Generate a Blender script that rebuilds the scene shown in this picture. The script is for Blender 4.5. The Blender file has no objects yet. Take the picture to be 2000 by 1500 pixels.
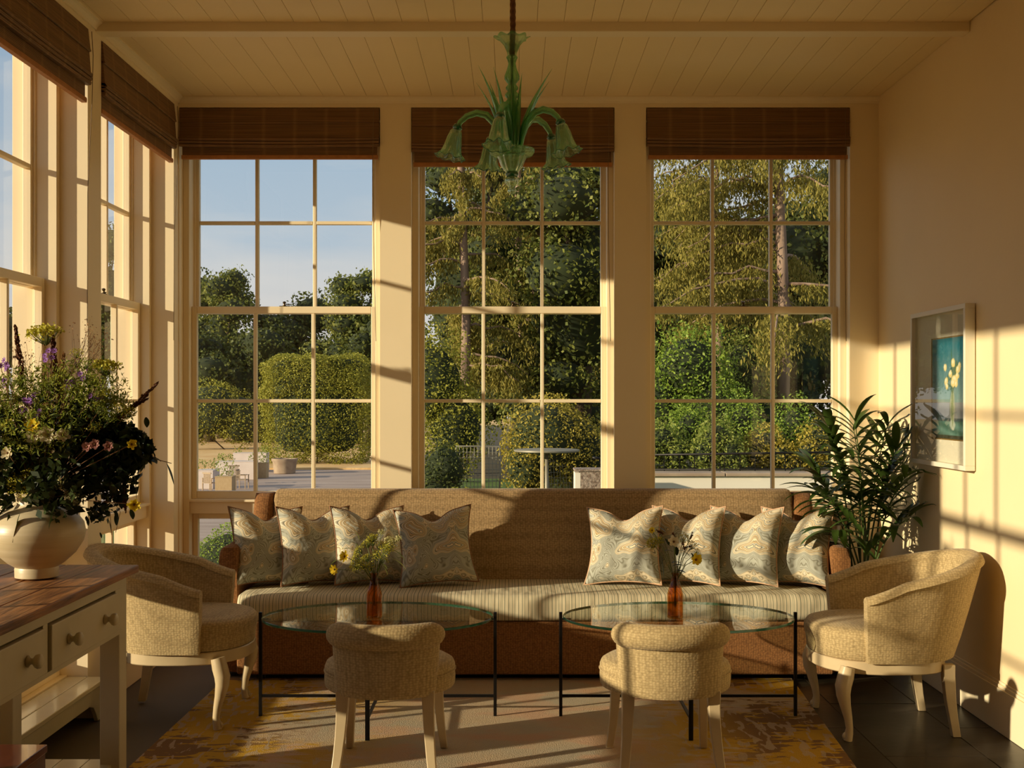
import bpy, bmesh, math, random
import numpy as np
from mathutils import Vector, Matrix
from math import sin, cos, pi, radians as R

random.seed(7)
rng = np.random.default_rng(11)
scn = bpy.context.scene
COL = scn.collection

# ------------------------------------------------------------------ camera, world, sun, exposure
cam_d = bpy.data.cameras.new('camera'); cam = bpy.data.objects.new('camera', cam_d); COL.objects.link(cam)
cam.location = (0, 0, 1.4); cam.rotation_euler = (R(90), 0, 0)
cam_d.sensor_width = 36; cam_d.lens = 41.4; cam_d.shift_y = 0.014
cam_d.clip_start = 0.05; cam_d.clip_end = 400
scn.camera = cam

vs = scn.view_settings
vs.view_transform = 'Standard'; vs.look = 'None'; vs.gamma = 1; vs.use_curve_mapping = False
vs.exposure = 0.30
scn.cycles.transparent_max_bounces = 32
scn.cycles.max_bounces = 10
scn.cycles.diffuse_bounces = 6
scn.cycles.caustics_reflective = False
scn.cycles.caustics_refractive = False
scn.cycles.sample_clamp_indirect = 6
try: scn.cycles.use_denoising = True
except Exception: pass

w = bpy.data.worlds.new('evening_sky'); scn.world = w; w.use_nodes = True
nt = w.node_tree; nt.nodes.clear()
def N(nt, t, **kw):
    n = nt.nodes.new(t)
    for k, v in kw.items():
        if k.startswith('i_'): n.inputs[k[2:]].default_value = v
        else: setattr(n, k, v)
    return n
def L(nt, a, b): nt.links.new(a, b)
tc = N(nt, 'ShaderNodeTexCoord'); sx = N(nt, 'ShaderNodeSeparateXYZ'); L(nt, tc.outputs['Generated'], sx.inputs[0])
rp = N(nt, 'ShaderNodeValToRGB')
els = rp.color_ramp.elements
els[0].position = 0.0; els[0].color = (.60, .55, .50, 1)
els[1].position = 1.0; els[1].color = (.10, .18, .34, 1)
for p, c in ((.07, (.60, .59, .60, 1)), (.13, (.43, .52, .62, 1)), (.25, (.32, .45, .60, 1)), (.5, (.20, .32, .50, 1))):
    e = els.new(p); e.color = c
L(nt, sx.outputs['Z'], rp.inputs[0])
mp = N(nt, 'ShaderNodeMapping'); mp.inputs['Scale'].default_value = (1.6, 1.6, 9)
mp.inputs['Rotation'].default_value = (0, R(14), 0)
L(nt, tc.outputs['Generated'], mp.inputs[0])
nz = N(nt, 'ShaderNodeTexNoise', i_Scale=1.7, i_Detail=7, i_Roughness=.55); L(nt, mp.outputs[0], nz.inputs['Vector'])
cr = N(nt, 'ShaderNodeValToRGB'); cr.color_ramp.elements[0].position = .38; cr.color_ramp.elements[1].position = .66
cr.color_ramp.elements[1].color = (.75, .75, .75, 1)
L(nt, nz.outputs['Fac'], cr.inputs[0])
mx = N(nt, 'ShaderNodeMixRGB'); mx.inputs[2].default_value = (.68, .66, .64, 1)
L(nt, cr.outputs[0], mx.inputs[0]); L(nt, rp.outputs[0], mx.inputs[1])
bg = N(nt, 'ShaderNodeBackground', i_Strength=.92); L(nt, mx.outputs[0], bg.inputs[0])
wo = N(nt, 'ShaderNodeOutputWorld'); L(nt, bg.outputs[0], wo.inputs[0])

sd = bpy.data.lights.new('sun', 'SUN'); sun = bpy.data.objects.new('sun', sd); COL.objects.link(sun)
SUND = Vector((1, .45, -.26)).normalized()
sun.rotation_euler = SUND.to_track_quat('-Z', 'Y').to_euler()
sun.location = (-8, -3, 6)
sd.energy = 5.0; sd.angle = R(.8); sd.color = (1, .86, .62)

# ------------------------------------------------------------------ helpers
def tag(o, label=None, cat=None, group=None, kind=None):
    if label: o['label'] = label
    if cat: o['category'] = cat
    if group: o['group'] = group
    if kind: o['kind'] = kind
    return o
def thing(name, label, cat, loc=(0, 0, 0), rz=0, group=None, parent=None):
    o = bpy.data.objects.new(name, None); COL.objects.link(o)
    o.location = loc; o.rotation_euler = (0, 0, rz); o.empty_display_size = .05
    if parent: o.parent = parent
    return tag(o, label, cat, group)
class MB:
    def __init__(s): s.v = []; s.f = []; s.uv = None
    def add(s, vs, fs):
        b = len(s.v); s.v += [tuple(v) for v in vs]; s.f += [tuple(i + b for i in f) for f in fs]; return s
    def box(s, x0, x1, y0, y1, z0, z1):
        return s.add([(x0,y0,z0),(x1,y0,z0),(x1,y1,z0),(x0,y1,z0),(x0,y0,z1),(x1,y0,z1),(x1,y1,z1),(x0,y1,z1)],
            [(0,3,2,1),(4,5,6,7),(0,1,5,4),(1,2,6,5),(2,3,7,6),(3,0,4,7)])
    def loft(s, rings, cap=True, closed=False):
        n = len(rings[0]); vs = [p for r in rings for p in r]; fs = []
        m = len(rings)
        for i in range(m if closed else m - 1):
            a = i * n; b = ((i + 1) % m) * n
            for j in range(n):
                k = (j + 1) % n
                fs.append((a + j, a + k, b + k, b + j))
        if cap and not closed:
            fs.append(tuple(range(n - 1, -1, -1))); fs.append(tuple((m - 1) * n + j for j in range(n)))
        return s.add(vs, fs)
    def tube(s, pts, rad, n=8, sq=1.0, cap=True):
        pts = [Vector(p) for p in pts]; m = len(pts)
        if not hasattr(rad, '__len__'): rad = [rad] * m
        rings = []; up = None
        for i, p in enumerate(pts):
            t = (pts[min(i + 1, m - 1)] - pts[max(i - 1, 0)]).normalized()
            if up is None:
                up = Vector((0, 0, 1)) if abs(t.z) < .9 else Vector((1, 0, 0))
            a = t.cross(up)
            if a.length < 1e-5: a = t.orthogonal()
            a.normalize(); b = a.cross(t).normalized(); up = b
            rings.append([p + a * cos(2 * pi * j / n) * rad[i] + b * sin(2 * pi * j / n) * rad[i] * sq for j in range(n)])
        return s.loft(rings, cap)
    def lathe(s, prof, n=32, c=(0, 0, 0), flute=0, amp=0., ruf=None, cap=True):
        rings = []
        for k, (r, z) in enumerate(prof):
            ring = []
            for j in range(n):
                a = 2 * pi * j / n
                rr = r * (1 + amp * cos(flute * a)) if flute else r
                zz = z
                if ruf:
                    rr += ruf[k] * cos(ruf[-1] * a) ; zz += ruf[k] * .7 * sin(ruf[-1] * a + 1)
                ring.append((c[0] + rr * cos(a), c[1] + rr * sin(a), c[2] + zz))
            rings.append(ring)
        return s.loft(rings, cap)
    def sphere(s, c, r, n=10, m=6, sc=(1, 1, 1)):
        rings = []
        for i in range(m + 1):
            t = pi * i / m; rr = max(sin(t), .02)
            rings.append([(c[0] + r * sc[0] * rr * cos(2*pi*j/n), c[1] + r * sc[1] * rr * sin(2*pi*j/n), c[2] - r * sc[2] * cos(t)) for j in range(n)])
        return s.loft(rings)
    def build(s, name, mat, parent=None, smooth=False, bevel=0, loc=None, label=None, seg=2, auto=None):
        me = bpy.data.meshes.new(name); me.from_pydata(s.v, [], s.f)
        o = bpy.data.objects.new(name, me); COL.objects.link(o)
        if mat: me.materials.append(mat)
        if smooth or bevel: me.polygons.foreach_set('use_smooth', [True] * len(me.polygons))
        if s.uv:
            ul = me.uv_layers.new(name='UVMap')
            li = np.zeros(len(me.loops), dtype=np.int32); me.loops.foreach_get('vertex_index', li)
            ul.data.foreach_set('uv', np.array(s.uv, dtype=np.float32)[li].ravel())
        if auto: me.set_sharp_from_angle(angle=R(auto))
        if bevel:
            md = o.modifiers.new('bevel', 'BEVEL'); md.width = bevel; md.segments = seg; md.limit_method = 'ANGLE'; md.harden_normals = True
        if parent: o.parent = parent
        if loc: o.location = loc
        if label: o['label'] = label
        return o
def box(name, mat, parent, x0, x1, y0, y1, z0, z1, bevel=0, **k):
    return MB().box(x0, x1, y0, y1, z0, z1).build(name, mat, parent, bevel=bevel, **k)
def struct(o): o['kind'] = 'structure'; return o
def copy_tree(o, parent=None):
    c = o.copy(); COL.objects.link(c); c.parent = parent
    for ch in list(o.children): copy_tree(ch, c)
    return c
def fast_mesh(name, V, F, mat, parent=None, smooth=False, kind=None, loc=None):
    me = bpy.data.meshes.new(name); nv, nf = len(V), len(F); k = F.shape[1]
    me.vertices.add(nv); me.vertices.foreach_set('co', V.astype(np.float32).ravel())
    me.loops.add(nf * k); me.loops.foreach_set('vertex_index', F.astype(np.int32).ravel())
    me.polygons.add(nf); me.polygons.foreach_set('loop_start', np.arange(0, nf * k, k, dtype=np.int32))
    try: me.polygons.foreach_set('loop_total', np.full(nf, k, dtype=np.int32))
    except Exception: pass
    me.update(calc_edges=True); me.validate()
    me.materials.append(mat)
    if smooth: me.polygons.foreach_set('use_smooth', [True] * nf)
    o = bpy.data.objects.new(name, me); COL.objects.link(o)
    if parent: o.parent = parent
    if kind: o['kind'] = kind
    if loc: o.location = loc
    return o
def unit(a): return a / (np.linalg.norm(a, axis=1, keepdims=True) + 1e-9)
def leaf_quads(P, D, size, aspect=.5, droop=0, jitter=.35):
    """rhombus leaves at points P, long axis about D"""
    n = len(P); D = unit(D + rng.normal(0, jitter, (n, 3)))
    S = unit(np.cross(D, rng.normal(0, 1, (n, 3))))
    s = size * rng.uniform(.6, 1.3, (n, 1))
    nrm = np.cross(D, S)
    a = P - D * s * .5; b = P + S * s * aspect * .5 + nrm * s * .08; c = P + D * s * .5; d = P - S * s * aspect * .5 + nrm * s * .08
    V = np.stack([a, b, c, d], 1).reshape(-1, 3)
    F = np.arange(4 * n).reshape(n, 4)
    return V, F

# ------------------------------------------------------------------ materials
def base(name):
    m = bpy.data.materials.new(name); m.use_nodes = True; nt = m.node_tree; nt.nodes.clear()
    out = N(nt, 'ShaderNodeOutputMaterial'); return m, nt, out
def col4(c): return (c[0], c[1], c[2], 1)
def M(name, col, rough=.6, col2=None, scale=6, stretch=(1, 1, 1), bump=0, bscale=None, spec=.5, metal=0, coat=0, detail=4, lo=.35, hi=.65, coord='Object', sheen=0):
    m, nt, out = base(name)
    p = N(nt, 'ShaderNodeBsdfPrincipled'); L(nt, p.outputs[0], out.inputs[0])
    p.inputs['Base Color'].default_value = col4(col); p.inputs['Roughness'].default_value = rough
    p.inputs['Metallic'].default_value = metal; p.inputs['Specular IOR Level'].default_value = spec
    p.inputs['Coat Weight'].default_value = coat; p.inputs['Sheen Weight'].default_value = sheen
    if col2 or bump:
        tc = N(nt, 'ShaderNodeTexCoord'); mp = N(nt, 'ShaderNodeMapping'); mp.inputs['Scale'].default_value = stretch
        L(nt, tc.outputs[coord], mp.inputs[0])
        if col2:
            nz = N(nt, 'ShaderNodeTexNoise', i_Scale=scale, i_Detail=detail); L(nt, mp.outputs[0], nz.inputs['Vector'])
            r = N(nt, 'ShaderNodeValToRGB'); r.color_ramp.elements[0].position = lo; r.color_ramp.elements[1].position = hi
            r.color_ramp.elements[0].color = col4(col); r.color_ramp.elements[1].color = col4(col2)
            L(nt, nz.outputs['Fac'], r.inputs[0]); L(nt, r.outputs[0], p.inputs['Base Color'])
        if bump:
            nb = N(nt, 'ShaderNodeTexNoise', i_Scale=bscale or scale, i_Detail=4); L(nt, mp.outputs[0], nb.inputs['Vector'])
            b = N(nt, 'ShaderNodeBump', i_Strength=1.0, i_Distance=bump); L(nt, nb.outputs['Fac'], b.inputs['Height']); L(nt, b.outputs[0], p.inputs['Normal'])
    return m
def mat_math(nt, op, a, b=None):
    n = N(nt, 'ShaderNodeMath', operation=op)
    for i, x in enumerate((a, b)):
        if x is None: continue
        if hasattr(x, 'is_output'): L(nt, x, n.inputs[i])
        else: n.inputs[i].default_value = x
    return n.outputs[0]
def weave(name, c1, c2, period=.009, bump=.0012, rough=.85, var=.12):
    m, nt, out = base(name)
    p = N(nt, 'ShaderNodeBsdfPrincipled'); L(nt, p.outputs[0], out.inputs[0]); p.inputs['Roughness'].default_value = rough
    p.inputs['Specular IOR Level'].default_value = .25; p.inputs['Sheen Weight'].default_value = .1
    tc = N(nt, 'ShaderNodeTexCoord'); mp = N(nt, 'ShaderNodeMapping'); mp.inputs['Scale'].default_value = (1, 1, 1.35); L(nt, tc.outputs['Object'], mp.inputs[0])
    vo = N(nt, 'ShaderNodeTexVoronoi', i_Scale=.8 / period, i_Randomness=.45); L(nt, mp.outputs[0], vo.inputs['Vector'])
    v = mat_math(nt, 'SUBTRACT', .95, mat_math(nt, 'MULTIPLY', vo.outputs['Distance'], 1.0))
    nz = N(nt, 'ShaderNodeTexNoise', i_Scale=320, i_Detail=2); L(nt, mp.outputs[0], nz.inputs['Vector'])
    h = mat_math(nt, 'ADD', mat_math(nt, 'MULTIPLY', v, .75), mat_math(nt, 'MULTIPLY', nz.outputs['Fac'], .35))
    r = N(nt, 'ShaderNodeValToRGB'); r.color_ramp.elements[0].position = .15; r.color_ramp.elements[1].position = .85
    r.color_ramp.elements[0].color = col4(c1); r.color_ramp.elements[1].color = col4(c2); L(nt, h, r.inputs[0])
    L(nt, r.outputs[0], p.inputs['Base Color'])
    bp = N(nt, 'ShaderNodeBump', i_Strength=1, i_Distance=bump); L(nt, h, bp.inputs['Height']); L(nt, bp.outputs[0], p.inputs['Normal'])
    return m
def leafm(name, c1, c2, rough=.55, trans=.35, spec=.3):
    m, nt, out = base(name)
    g = N(nt, 'ShaderNodeNewGeometry'); r = N(nt, 'ShaderNodeValToRGB')
    r.color_ramp.elements[0].color = col4(c1); r.color_ramp.elements[1].color = col4(c2)
    L(nt, g.outputs['Random Per Island'], r.inputs[0])
    p = N(nt, 'ShaderNodeBsdfPrincipled'); p.inputs['Roughness'].default_value = rough; p.inputs['Specular IOR Level'].default_value = spec
    L(nt, r.outputs[0], p.inputs['Base Color'])
    t = N(nt, 'ShaderNodeBsdfTranslucent'); L(nt, r.outputs[0], t.inputs[0])
    x = N(nt, 'ShaderNodeMixShader'); x.inputs[0].default_value = trans
    L(nt, p.outputs[0], x.inputs[1]); L(nt, t.outputs[0], x.inputs[2]); L(nt, x.outputs[0], out.inputs[0])
    return m
def clearglass(name, tint=(.97, .97, .95), ior=1.45, rough=.0, wave=0, wscale=3, wstretch=(1, 1, .25), gl=1.0):
    m, nt, out = base(name)
    t = N(nt, 'ShaderNodeBsdfTransparent'); t.inputs[0].default_value = col4(tint)
    g = N(nt, 'ShaderNodeBsdfGlossy'); g.inputs['Roughness'].default_value = rough; g.inputs[0].default_value = (gl, gl, gl, 1)
    f = N(nt, 'ShaderNodeFresnel'); f.inputs[0].default_value = ior
    geo = N(nt, 'ShaderNodeNewGeometry'); fac = mat_math(nt, 'MULTIPLY', f.outputs[0], mat_math(nt, 'SUBTRACT', 1.0, geo.outputs['Backfacing']))
    x = N(nt, 'ShaderNodeMixShader'); L(nt, fac, x.inputs[0]); L(nt, t.outputs[0], x.inputs[1]); L(nt, g.outputs[0], x.inputs[2])
    if wave:
        tc = N(nt, 'ShaderNodeTexCoord'); mp = N(nt, 'ShaderNodeMapping'); mp.inputs['Scale'].default_value = wstretch
        L(nt, tc.outputs['Object'], mp.inputs[0])
        nb = N(nt, 'ShaderNodeTexNoise', i_Scale=wscale, i_Detail=1); L(nt, mp.outputs[0], nb.inputs['Vector'])
        b = N(nt, 'ShaderNodeBump', i_Strength=1.0, i_Distance=wave); L(nt, nb.outputs['Fac'], b.inputs['Height'])
        L(nt, b.outputs[0], g.inputs['Normal'])
    L(nt, x.outputs[0], out.inputs[0])
    return m

WALL = (.85, .685, .415); TRIM = (.87, .735, .50)
m_wall = M('wall_paint', WALL, .65, (.83, .665, .40), 2.2, bump=.0006, bscale=60)
m_trim = M('trim_paint', TRIM, .42, (.85, .715, .48), 3)
m_ceil = M('ceiling_paint', (.87, .70, .41), .5, (.85, .68, .39), 3)
m_tile = M('slate_tile', (.022, .016, .010), .36, (.045, .033, .020), 3.2, stretch=(1, 1, 1), bump=.0015, bscale=14)
m_grout = M('grout', (.10, .075, .045), .8)
m_pane = clearglass('window_glass', wave=.0012, wscale=4)
m_dark = M('dark_metal', (.012, .010, .009), .4, metal=.6)
m_brass = M('aged_brass', (.10, .07, .035), .35, metal=1)
m_taupe = weave('brown_weave', (.10, .038, .010), (.34, .15, .046), .0095, .0016)
m_tan = weave('tan_weave', (.16, .10, .042), (.48, .32, .155), .0105, .0014)
m_sand = weave('sand_weave', (.25, .175, .075), (.58, .43, .215), .0095, .0014)
m_leg = M('cream_lacquer', (.60, .47, .28), .33, (.52, .40, .235), 9, bump=.0004, bscale=25, coat=.2)
m_console = M('console_paint', (.60, .52, .35), .42, (.54, .47, .31), 4, bump=.0005, bscale=20)
m_bench = M('bench_paint', (.66, .60, .42), .25, (.60, .54, .37), 4, bump=.0004, bscale=8, coat=.2)
m_plank = M('worn_wood', (.09, .032, .008), .5, (.42, .18, .055), 5, stretch=(9, .9, 9), bump=.002, bscale=14, detail=9, lo=.3, hi=.7)
m_redbox = M('dark_red_wood', (.10, .018, .012), .2, (.16, .04, .02), 6, stretch=(4, 1, 4), coat=.5)

# ------------------------------------------------------------------ room shell
XL, XR, YB, YF, ZC = -1.87, 2.055, 6.60, -2.4, 3.087
fl = box('floor', m_grout, None, XL - .35, XR + .3, YF, YB + .35, -.12, -.004); struct(fl)
ti = 0
TW, TL = .395, .79
meshes = {}
for i in range(-6, 6):
    for j in range(-1, 11):
        x0 = 1.853 - .395 + i * TW + .395; y0 = 4.61 - TL * 5 + j * TL + (.0 if i % 2 else .395)
        if i < -5 and False: continue
        xa, xb = max(x0, XL - .02), min(x0 + TW, XR); ya, yb = max(y0, .6), min(y0 + TL, YB)
        if xb - xa < .03 or yb - ya < .03: continue
        g = .0022; dz = rng.uniform(-.0006, .0006)
        o = box('tile', m_tile, fl, xa + g, xb - g, ya + g, yb - g, -.004, .0 + dz - .0004, bevel=.0012)
rear = box('wall_front', m_wall, None, XL - .35, XR + .3, YF - .12, YF, 0, ZC + .1); struct(rear)
wr = box('wall_right', m_wall, None, XR, XR + .25, YF, YB + .35, -.02, ZC + .1); struct(wr)
br = MB().box(XR - .016, XR, YF, YB, 0, .185).box(XR - .011, XR, YF, YB, .185, .2).box(XR - .006, XR, YF, YB, .2, .212).build('baseboard_right', m_trim, None, bevel=.003); struct(br)
# ceiling: a deck with tongue and groove boards below it
ce = box('ceiling', m_ceil, None, XL - .35, XR + .3, YF, YB + .35, ZC + .012, ZC + .2); struct(ce)
bw = .121
for side, (ya, yb, off) in enumerate(((5.37, YB, .03), (.9, 5.28, .075))):
    x = XL - off
    while x < XR:
        xa, xb = max(x, XL), min(x + bw, XR)
        if xb - xa > .012:
            box('ceiling_board', m_ceil, ce, xa + .0005, xb - .0005, ya, yb, ZC + rng.uniform(0, .0005), ZC + .012, bevel=.0015, seg=1)
        x += bw
bm_ = box('trim_1', m_trim, None, XL, XR, 5.28, 5.366, ZC - .042, ZC + .012, bevel=.004); struct(bm_)
def crown(name, p0, p1, nx, ny):
    prof = [(0, 0), (.034, 0), (.034, -.008), (.024, -.014), (.012, -.026), (.008, -.036), (0, -.036)]
    mb = MB(); rings = []
    for p in (p0, p1): rings.append([(p[0] + nx * a, p[1] + ny * a, ZC + b + .001) for a, b in prof])
    mb.loft(rings); o = mb.build(name, m_trim); struct(o)
crown('trim_2', (XL, YB), (XR, YB), 0, -1)
crown('trim_3', (XL, 5.366), (XL, YB), 1, 0)
crown('trim_4', (XL, YF), (XL, 5.28), 1, 0)

# window walls.  local frame: x along the wall, y outwards, z up; pier face at y = 0
DEEP = .33; HEAD = 3.03; PL = .18
back_open = [(-1.865, -.740), (-.565, .574), (.752, 1.894)]
left_open = [(5.36, 6.51), (4.04, 5.19), (2.72, 3.87), (1.40, 2.55)]
def wall_with(openings, a, b, toworld, name):
    mb = MB()
    def bx(x0, x1, z0, z1, y0=0., y1=DEEP):
        ps = [toworld(x, y) + (z,) for z in (z0, z1) for x, y in ((x0, y0), (x1, y0), (x1, y1), (x0, y1))]
        mb.add(ps, [(0,3,2,1),(4,5,6,7),(0,1,5,4),(1,2,6,5),(2,3,7,6),(3,0,4,7)])
    ops = sorted(openings); xs = [a] + [v for o in ops for v in o] + [b]
    for i in range(0, len(xs), 2): bx(xs[i], xs[i + 1], -.02, ZC + .1)
    for o in ops: bx(o[0], o[1], HEAD, ZC + .1); bx(o[0], o[1], -.02, PL, .09)
    o = mb.build(name, m_trim); struct(o); return o
wb = wall_with(back_open, XL - .33, XR, lambda x, y: (x, YB + y), 'wall_back')
wl = wall_with(left_open, YF, YB, lambda x, y: (XL - y, x), 'wall_left')
mb = MB().box(XL, XL + .012, 5.36, YB, 0, .17).box(XL, XL + .008, 5.36, YB, .17, .18); struct(mb.build('baseboard_left', m_trim, bevel=.002))
struct(MB().box(XL, XR, YB - .012, YB, 0, .18).build('baseboard_back', m_trim, bevel=.002))

def make_window(name, width, loc, rz):
    t = thing(name, None, None, loc, rz); struct(t)
    h = width / 2; F = .035; S = .03
    fr = MB()
    for s in (-1, 1):
        fr.box(min(s*h, s*(h-F)), max(s*h, s*(h-F)), .075, .27, PL, HEAD)
        fr.box(min(s*h, s*(h-F-.012)), max(s*h, s*(h-F-.012)), .165, .175, .82, 2.95)
    fr.box(-h + F, h - F, .075, .27, 2.95, HEAD); fr.box(-h + F, h - F, .09, .27, .745, .82); fr.box(-h + F, h - F, .075, .27, PL, .235)
    fr.build('frame', m_trim, t, bevel=.002, seg=1)
    box('sill', m_trim, t, -h + F, h - F, .07, .13, .812, .826, bevel=.003)
    w2 = h - F - S; xs = [-w2 + (2 * w2) * k / 3 for k in range(4)]
    def sash(nm, y0, y1, z0, z1, rb, rt, mz):
        g = MB(); mh = .010; zb, zt = z0 + rb, z1 - rt
        for s in (-1, 1): g.box(min(s*(h-F), s*w2), max(s*(h-F), s*w2), y0, y1, z0, z1)
        g.box(-w2, w2, y0, y1, z0, zb); g.box(-w2, w2, y0, y1, zt, z1)
        for x in xs[1:3]: g.box(x - mh, x + mh, y0 + .002, y1 - .002, zb, zt)
        rows = [zb] + mz + [zt]
        for z in mz:
            for k in range(3): g.box(xs[k] + (mh if k else 0), xs[k + 1] - (mh if k < 2 else 0), y0 + .002, y1 - .002, z - mh, z + mh)
        o = g.build(nm, m_trim, t, bevel=.004, seg=2)
        ym = (y0 + y1) / 2
        for r_ in range(len(rows) - 1):
            for k in range(3):
                p = box('pane', m_pane, o, xs[k] + .002, xs[k + 1] - .002, ym - .002, ym + .002, rows[r_] + .002, rows[r_ + 1] - .002)
        return o
    sash('upper_sash', .175, .213, 1.885, 2.955, .038, .05, [2.41])
    lo = sash('lower_sash', .126, .163, .826, 1.925, .045, .04, [1.385])
    sash('lower_light', .15, .19, .235, .745, .03, .035, [])
    k = MB().lathe([(.012, 0), (.012, .006), (.006, .008), (.005, .016), (.009, .019), (.010, .026), (.004, .030)], 12, (0, .14, 1.925))
    k.box(-.028, .028, .133, .147, 1.925, 1.929).box(.0, .036, .138, .146, 1.934, 1.939)
    k.build('sash_lock', m_brass, lo, smooth=True, auto=40)
    return t
def sash_w(name, o, wall):
    c = (o[0] + o[1]) / 2; wd = o[1] - o[0]
    return make_window(name, wd, (c, YB, 0) if wall == 'b' else (XL - .048, c, 0), 0 if wall == 'b' else pi / 2)
n = 1
for o in back_open: sash_w('window_%d' % n, o, 'b'); n += 1
for o in left_open: sash_w('window_%d' % n, o, 'l'); n += 1

# woven roman blinds
def blind_mat():
    m, nt, out = base('woven_reed'); p = N(nt, 'ShaderNodeBsdfPrincipled'); p.inputs['Roughness'].default_value = .6
    tc = N(nt, 'ShaderNodeTexCoord'); s = N(nt, 'ShaderNodeSeparateXYZ'); L(nt, tc.outputs['Object'], s.inputs[0])
    z = mat_math(nt, 'SINE', mat_math(nt, 'MULTIPLY', s.outputs['Z'], 2 * pi / .0065))
    mp = N(nt, 'ShaderNodeMapping'); mp.inputs['Scale'].default_value = (2, 2, 160); L(nt, tc.outputs['Object'], mp.inputs[0])
    nz = N(nt, 'ShaderNodeTexNoise', i_Scale=1, i_Detail=3); L(nt, mp.outputs[0], nz.inputs['Vector'])
    th = mat_math(nt, 'POWER', mat_math(nt, 'ABSOLUTE', mat_math(nt, 'SINE', mat_math(nt, 'MULTIPLY', s.outputs['X'], pi / .175))), 60.)
    h = mat_math(nt, 'ADD', mat_math(nt, 'MULTIPLY', z, .22), nz.outputs['Fac'])
    r = N(nt, 'ShaderNodeValToRGB'); r.color_ramp.elements[0].position = .25; r.color_ramp.elements[1].position = .8
    r.color_ramp.elements[0].color = (.10, .045, .015, 1); r.color_ramp.elements[1].color = (.27, .14, .055, 1); L(nt, h, r.inputs[0])
    x = N(nt, 'ShaderNodeMixRGB'); x.inputs[2].default_value = (.42, .25, .10, 1)
    L(nt, mat_math(nt, 'MULTIPLY', th, .22), x.inputs[0]); L(nt, r.outputs[0], x.inputs[1]); L(nt, x.outputs[0], p.inputs['Base Color'])
    bp = N(nt, 'ShaderNodeBump', i_Strength=1, i_Distance=.0012); L(nt, h, bp.inputs['Height']); L(nt, bp.outputs[0], p.inputs['Normal'])
    L(nt, p.outputs[0], out.inputs[0]); return m
m_reed = blind_mat()
m_rail = M('orange_binding', (.46, .20, .065), .6, (.38, .155, .05), 30)
m_cord = M('blind_cord', (.20, .13, .07), .8)
def make_blind(width, loc, rz, label, bottom=2.735, group=None):
    t = thing('roman_blind', label, 'blind', loc, rz)
    h = width / 2 - .004; top = 3.026
    H = top - bottom - .045
    def slab(nm, prof, mat=m_reed, parent=t, sag=.004, n=7, hh=h):
        rings = []
        for i in range(n):
            u = -1 + 2 * i / (n - 1); x = u * hh
            rings.append([(x, y, z - sag * (1 - u * u)) for y, z in prof])
        return MB().loft(rings).build(nm, mat, parent, smooth=True, auto=50)
    z0 = top
    hs = [.36 * H, .37 * H]; a = top
    slab('fold', [(.05, a), (-.004, a), (-.014, a - hs[0] + .014), (-.018, a - hs[0] + .004), (-.012, a - hs[0]), (.0, a - hs[0] + .004), (.01, a - hs[0] + .02), (.05, a - hs[0] + .03)], sag=.0015)
    b = a - hs[0] + .012
    slab('fold', [(.04, b), (-.008, b), (-.016, b - hs[1]), (-.022, b - hs[1] - .008), (-.014, b - hs[1] - .012), (.0, b - hs[1] - .006), (.03, b - hs[1] + .01)], sag=.004)
    c = b - hs[1]
    for k in range(3):
        zz = c - .010 - .017 * k; yy = -.016 + .003 * k
        slab('fold', [(.035, zz + .014), (yy, zz + .014), (yy - .010, zz + .002), (yy - .006, zz - .009), (yy + .006, zz - .010), (.035, zz - .002)], sag=.005 + .001 * k)
    slab('hem', [(.012, bottom + .12), (.006, bottom + .12), (.006, bottom + .018), (.012, bottom + .018)], sag=0, hh=h - .012)
    slab('bottom_rail', [(.022, bottom + .022), (.0, bottom + .022), (-.002, bottom + .012), (.0, bottom), (.022, bottom)], m_rail, sag=0, hh=h - .008)
    cd = MB().tube([(h - .03, -.03, top - .02), (h - .03, -.036, 2.9), (h - .034, -.033, 2.7), (h - .03, -.012, 2.3), (h - .018, -.006, 1.72)], .0016, 5)
    cd.build('cord', m_cord, t, smooth=True)
    return t
for i, (o, bt, lb) in enumerate(zip(back_open, (2.742, 2.70, 2.742), ('brown woven roman blind over the left window of the back wall', 'brown woven roman blind hanging lowest, over the middle window behind the chandelier', 'brown woven roman blind over the right window of the back wall'))):
    make_blind(o[1] - o[0], ((o[0] + o[1]) / 2, YB, 0), 0, lb, bt)
for i, (o, lb) in enumerate(zip(left_open, ('brown woven roman blind on the side window next to the room corner', 'brown woven roman blind at the top left, on the side window above the bouquet', 'brown woven roman blind on the side window outside the picture edge', 'brown woven roman blind on the side window nearest the viewer'))):
    make_blind(o[1] - o[0], (XL, (o[0] + o[1]) / 2, 0), pi / 2, lb, 2.70)

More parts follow.
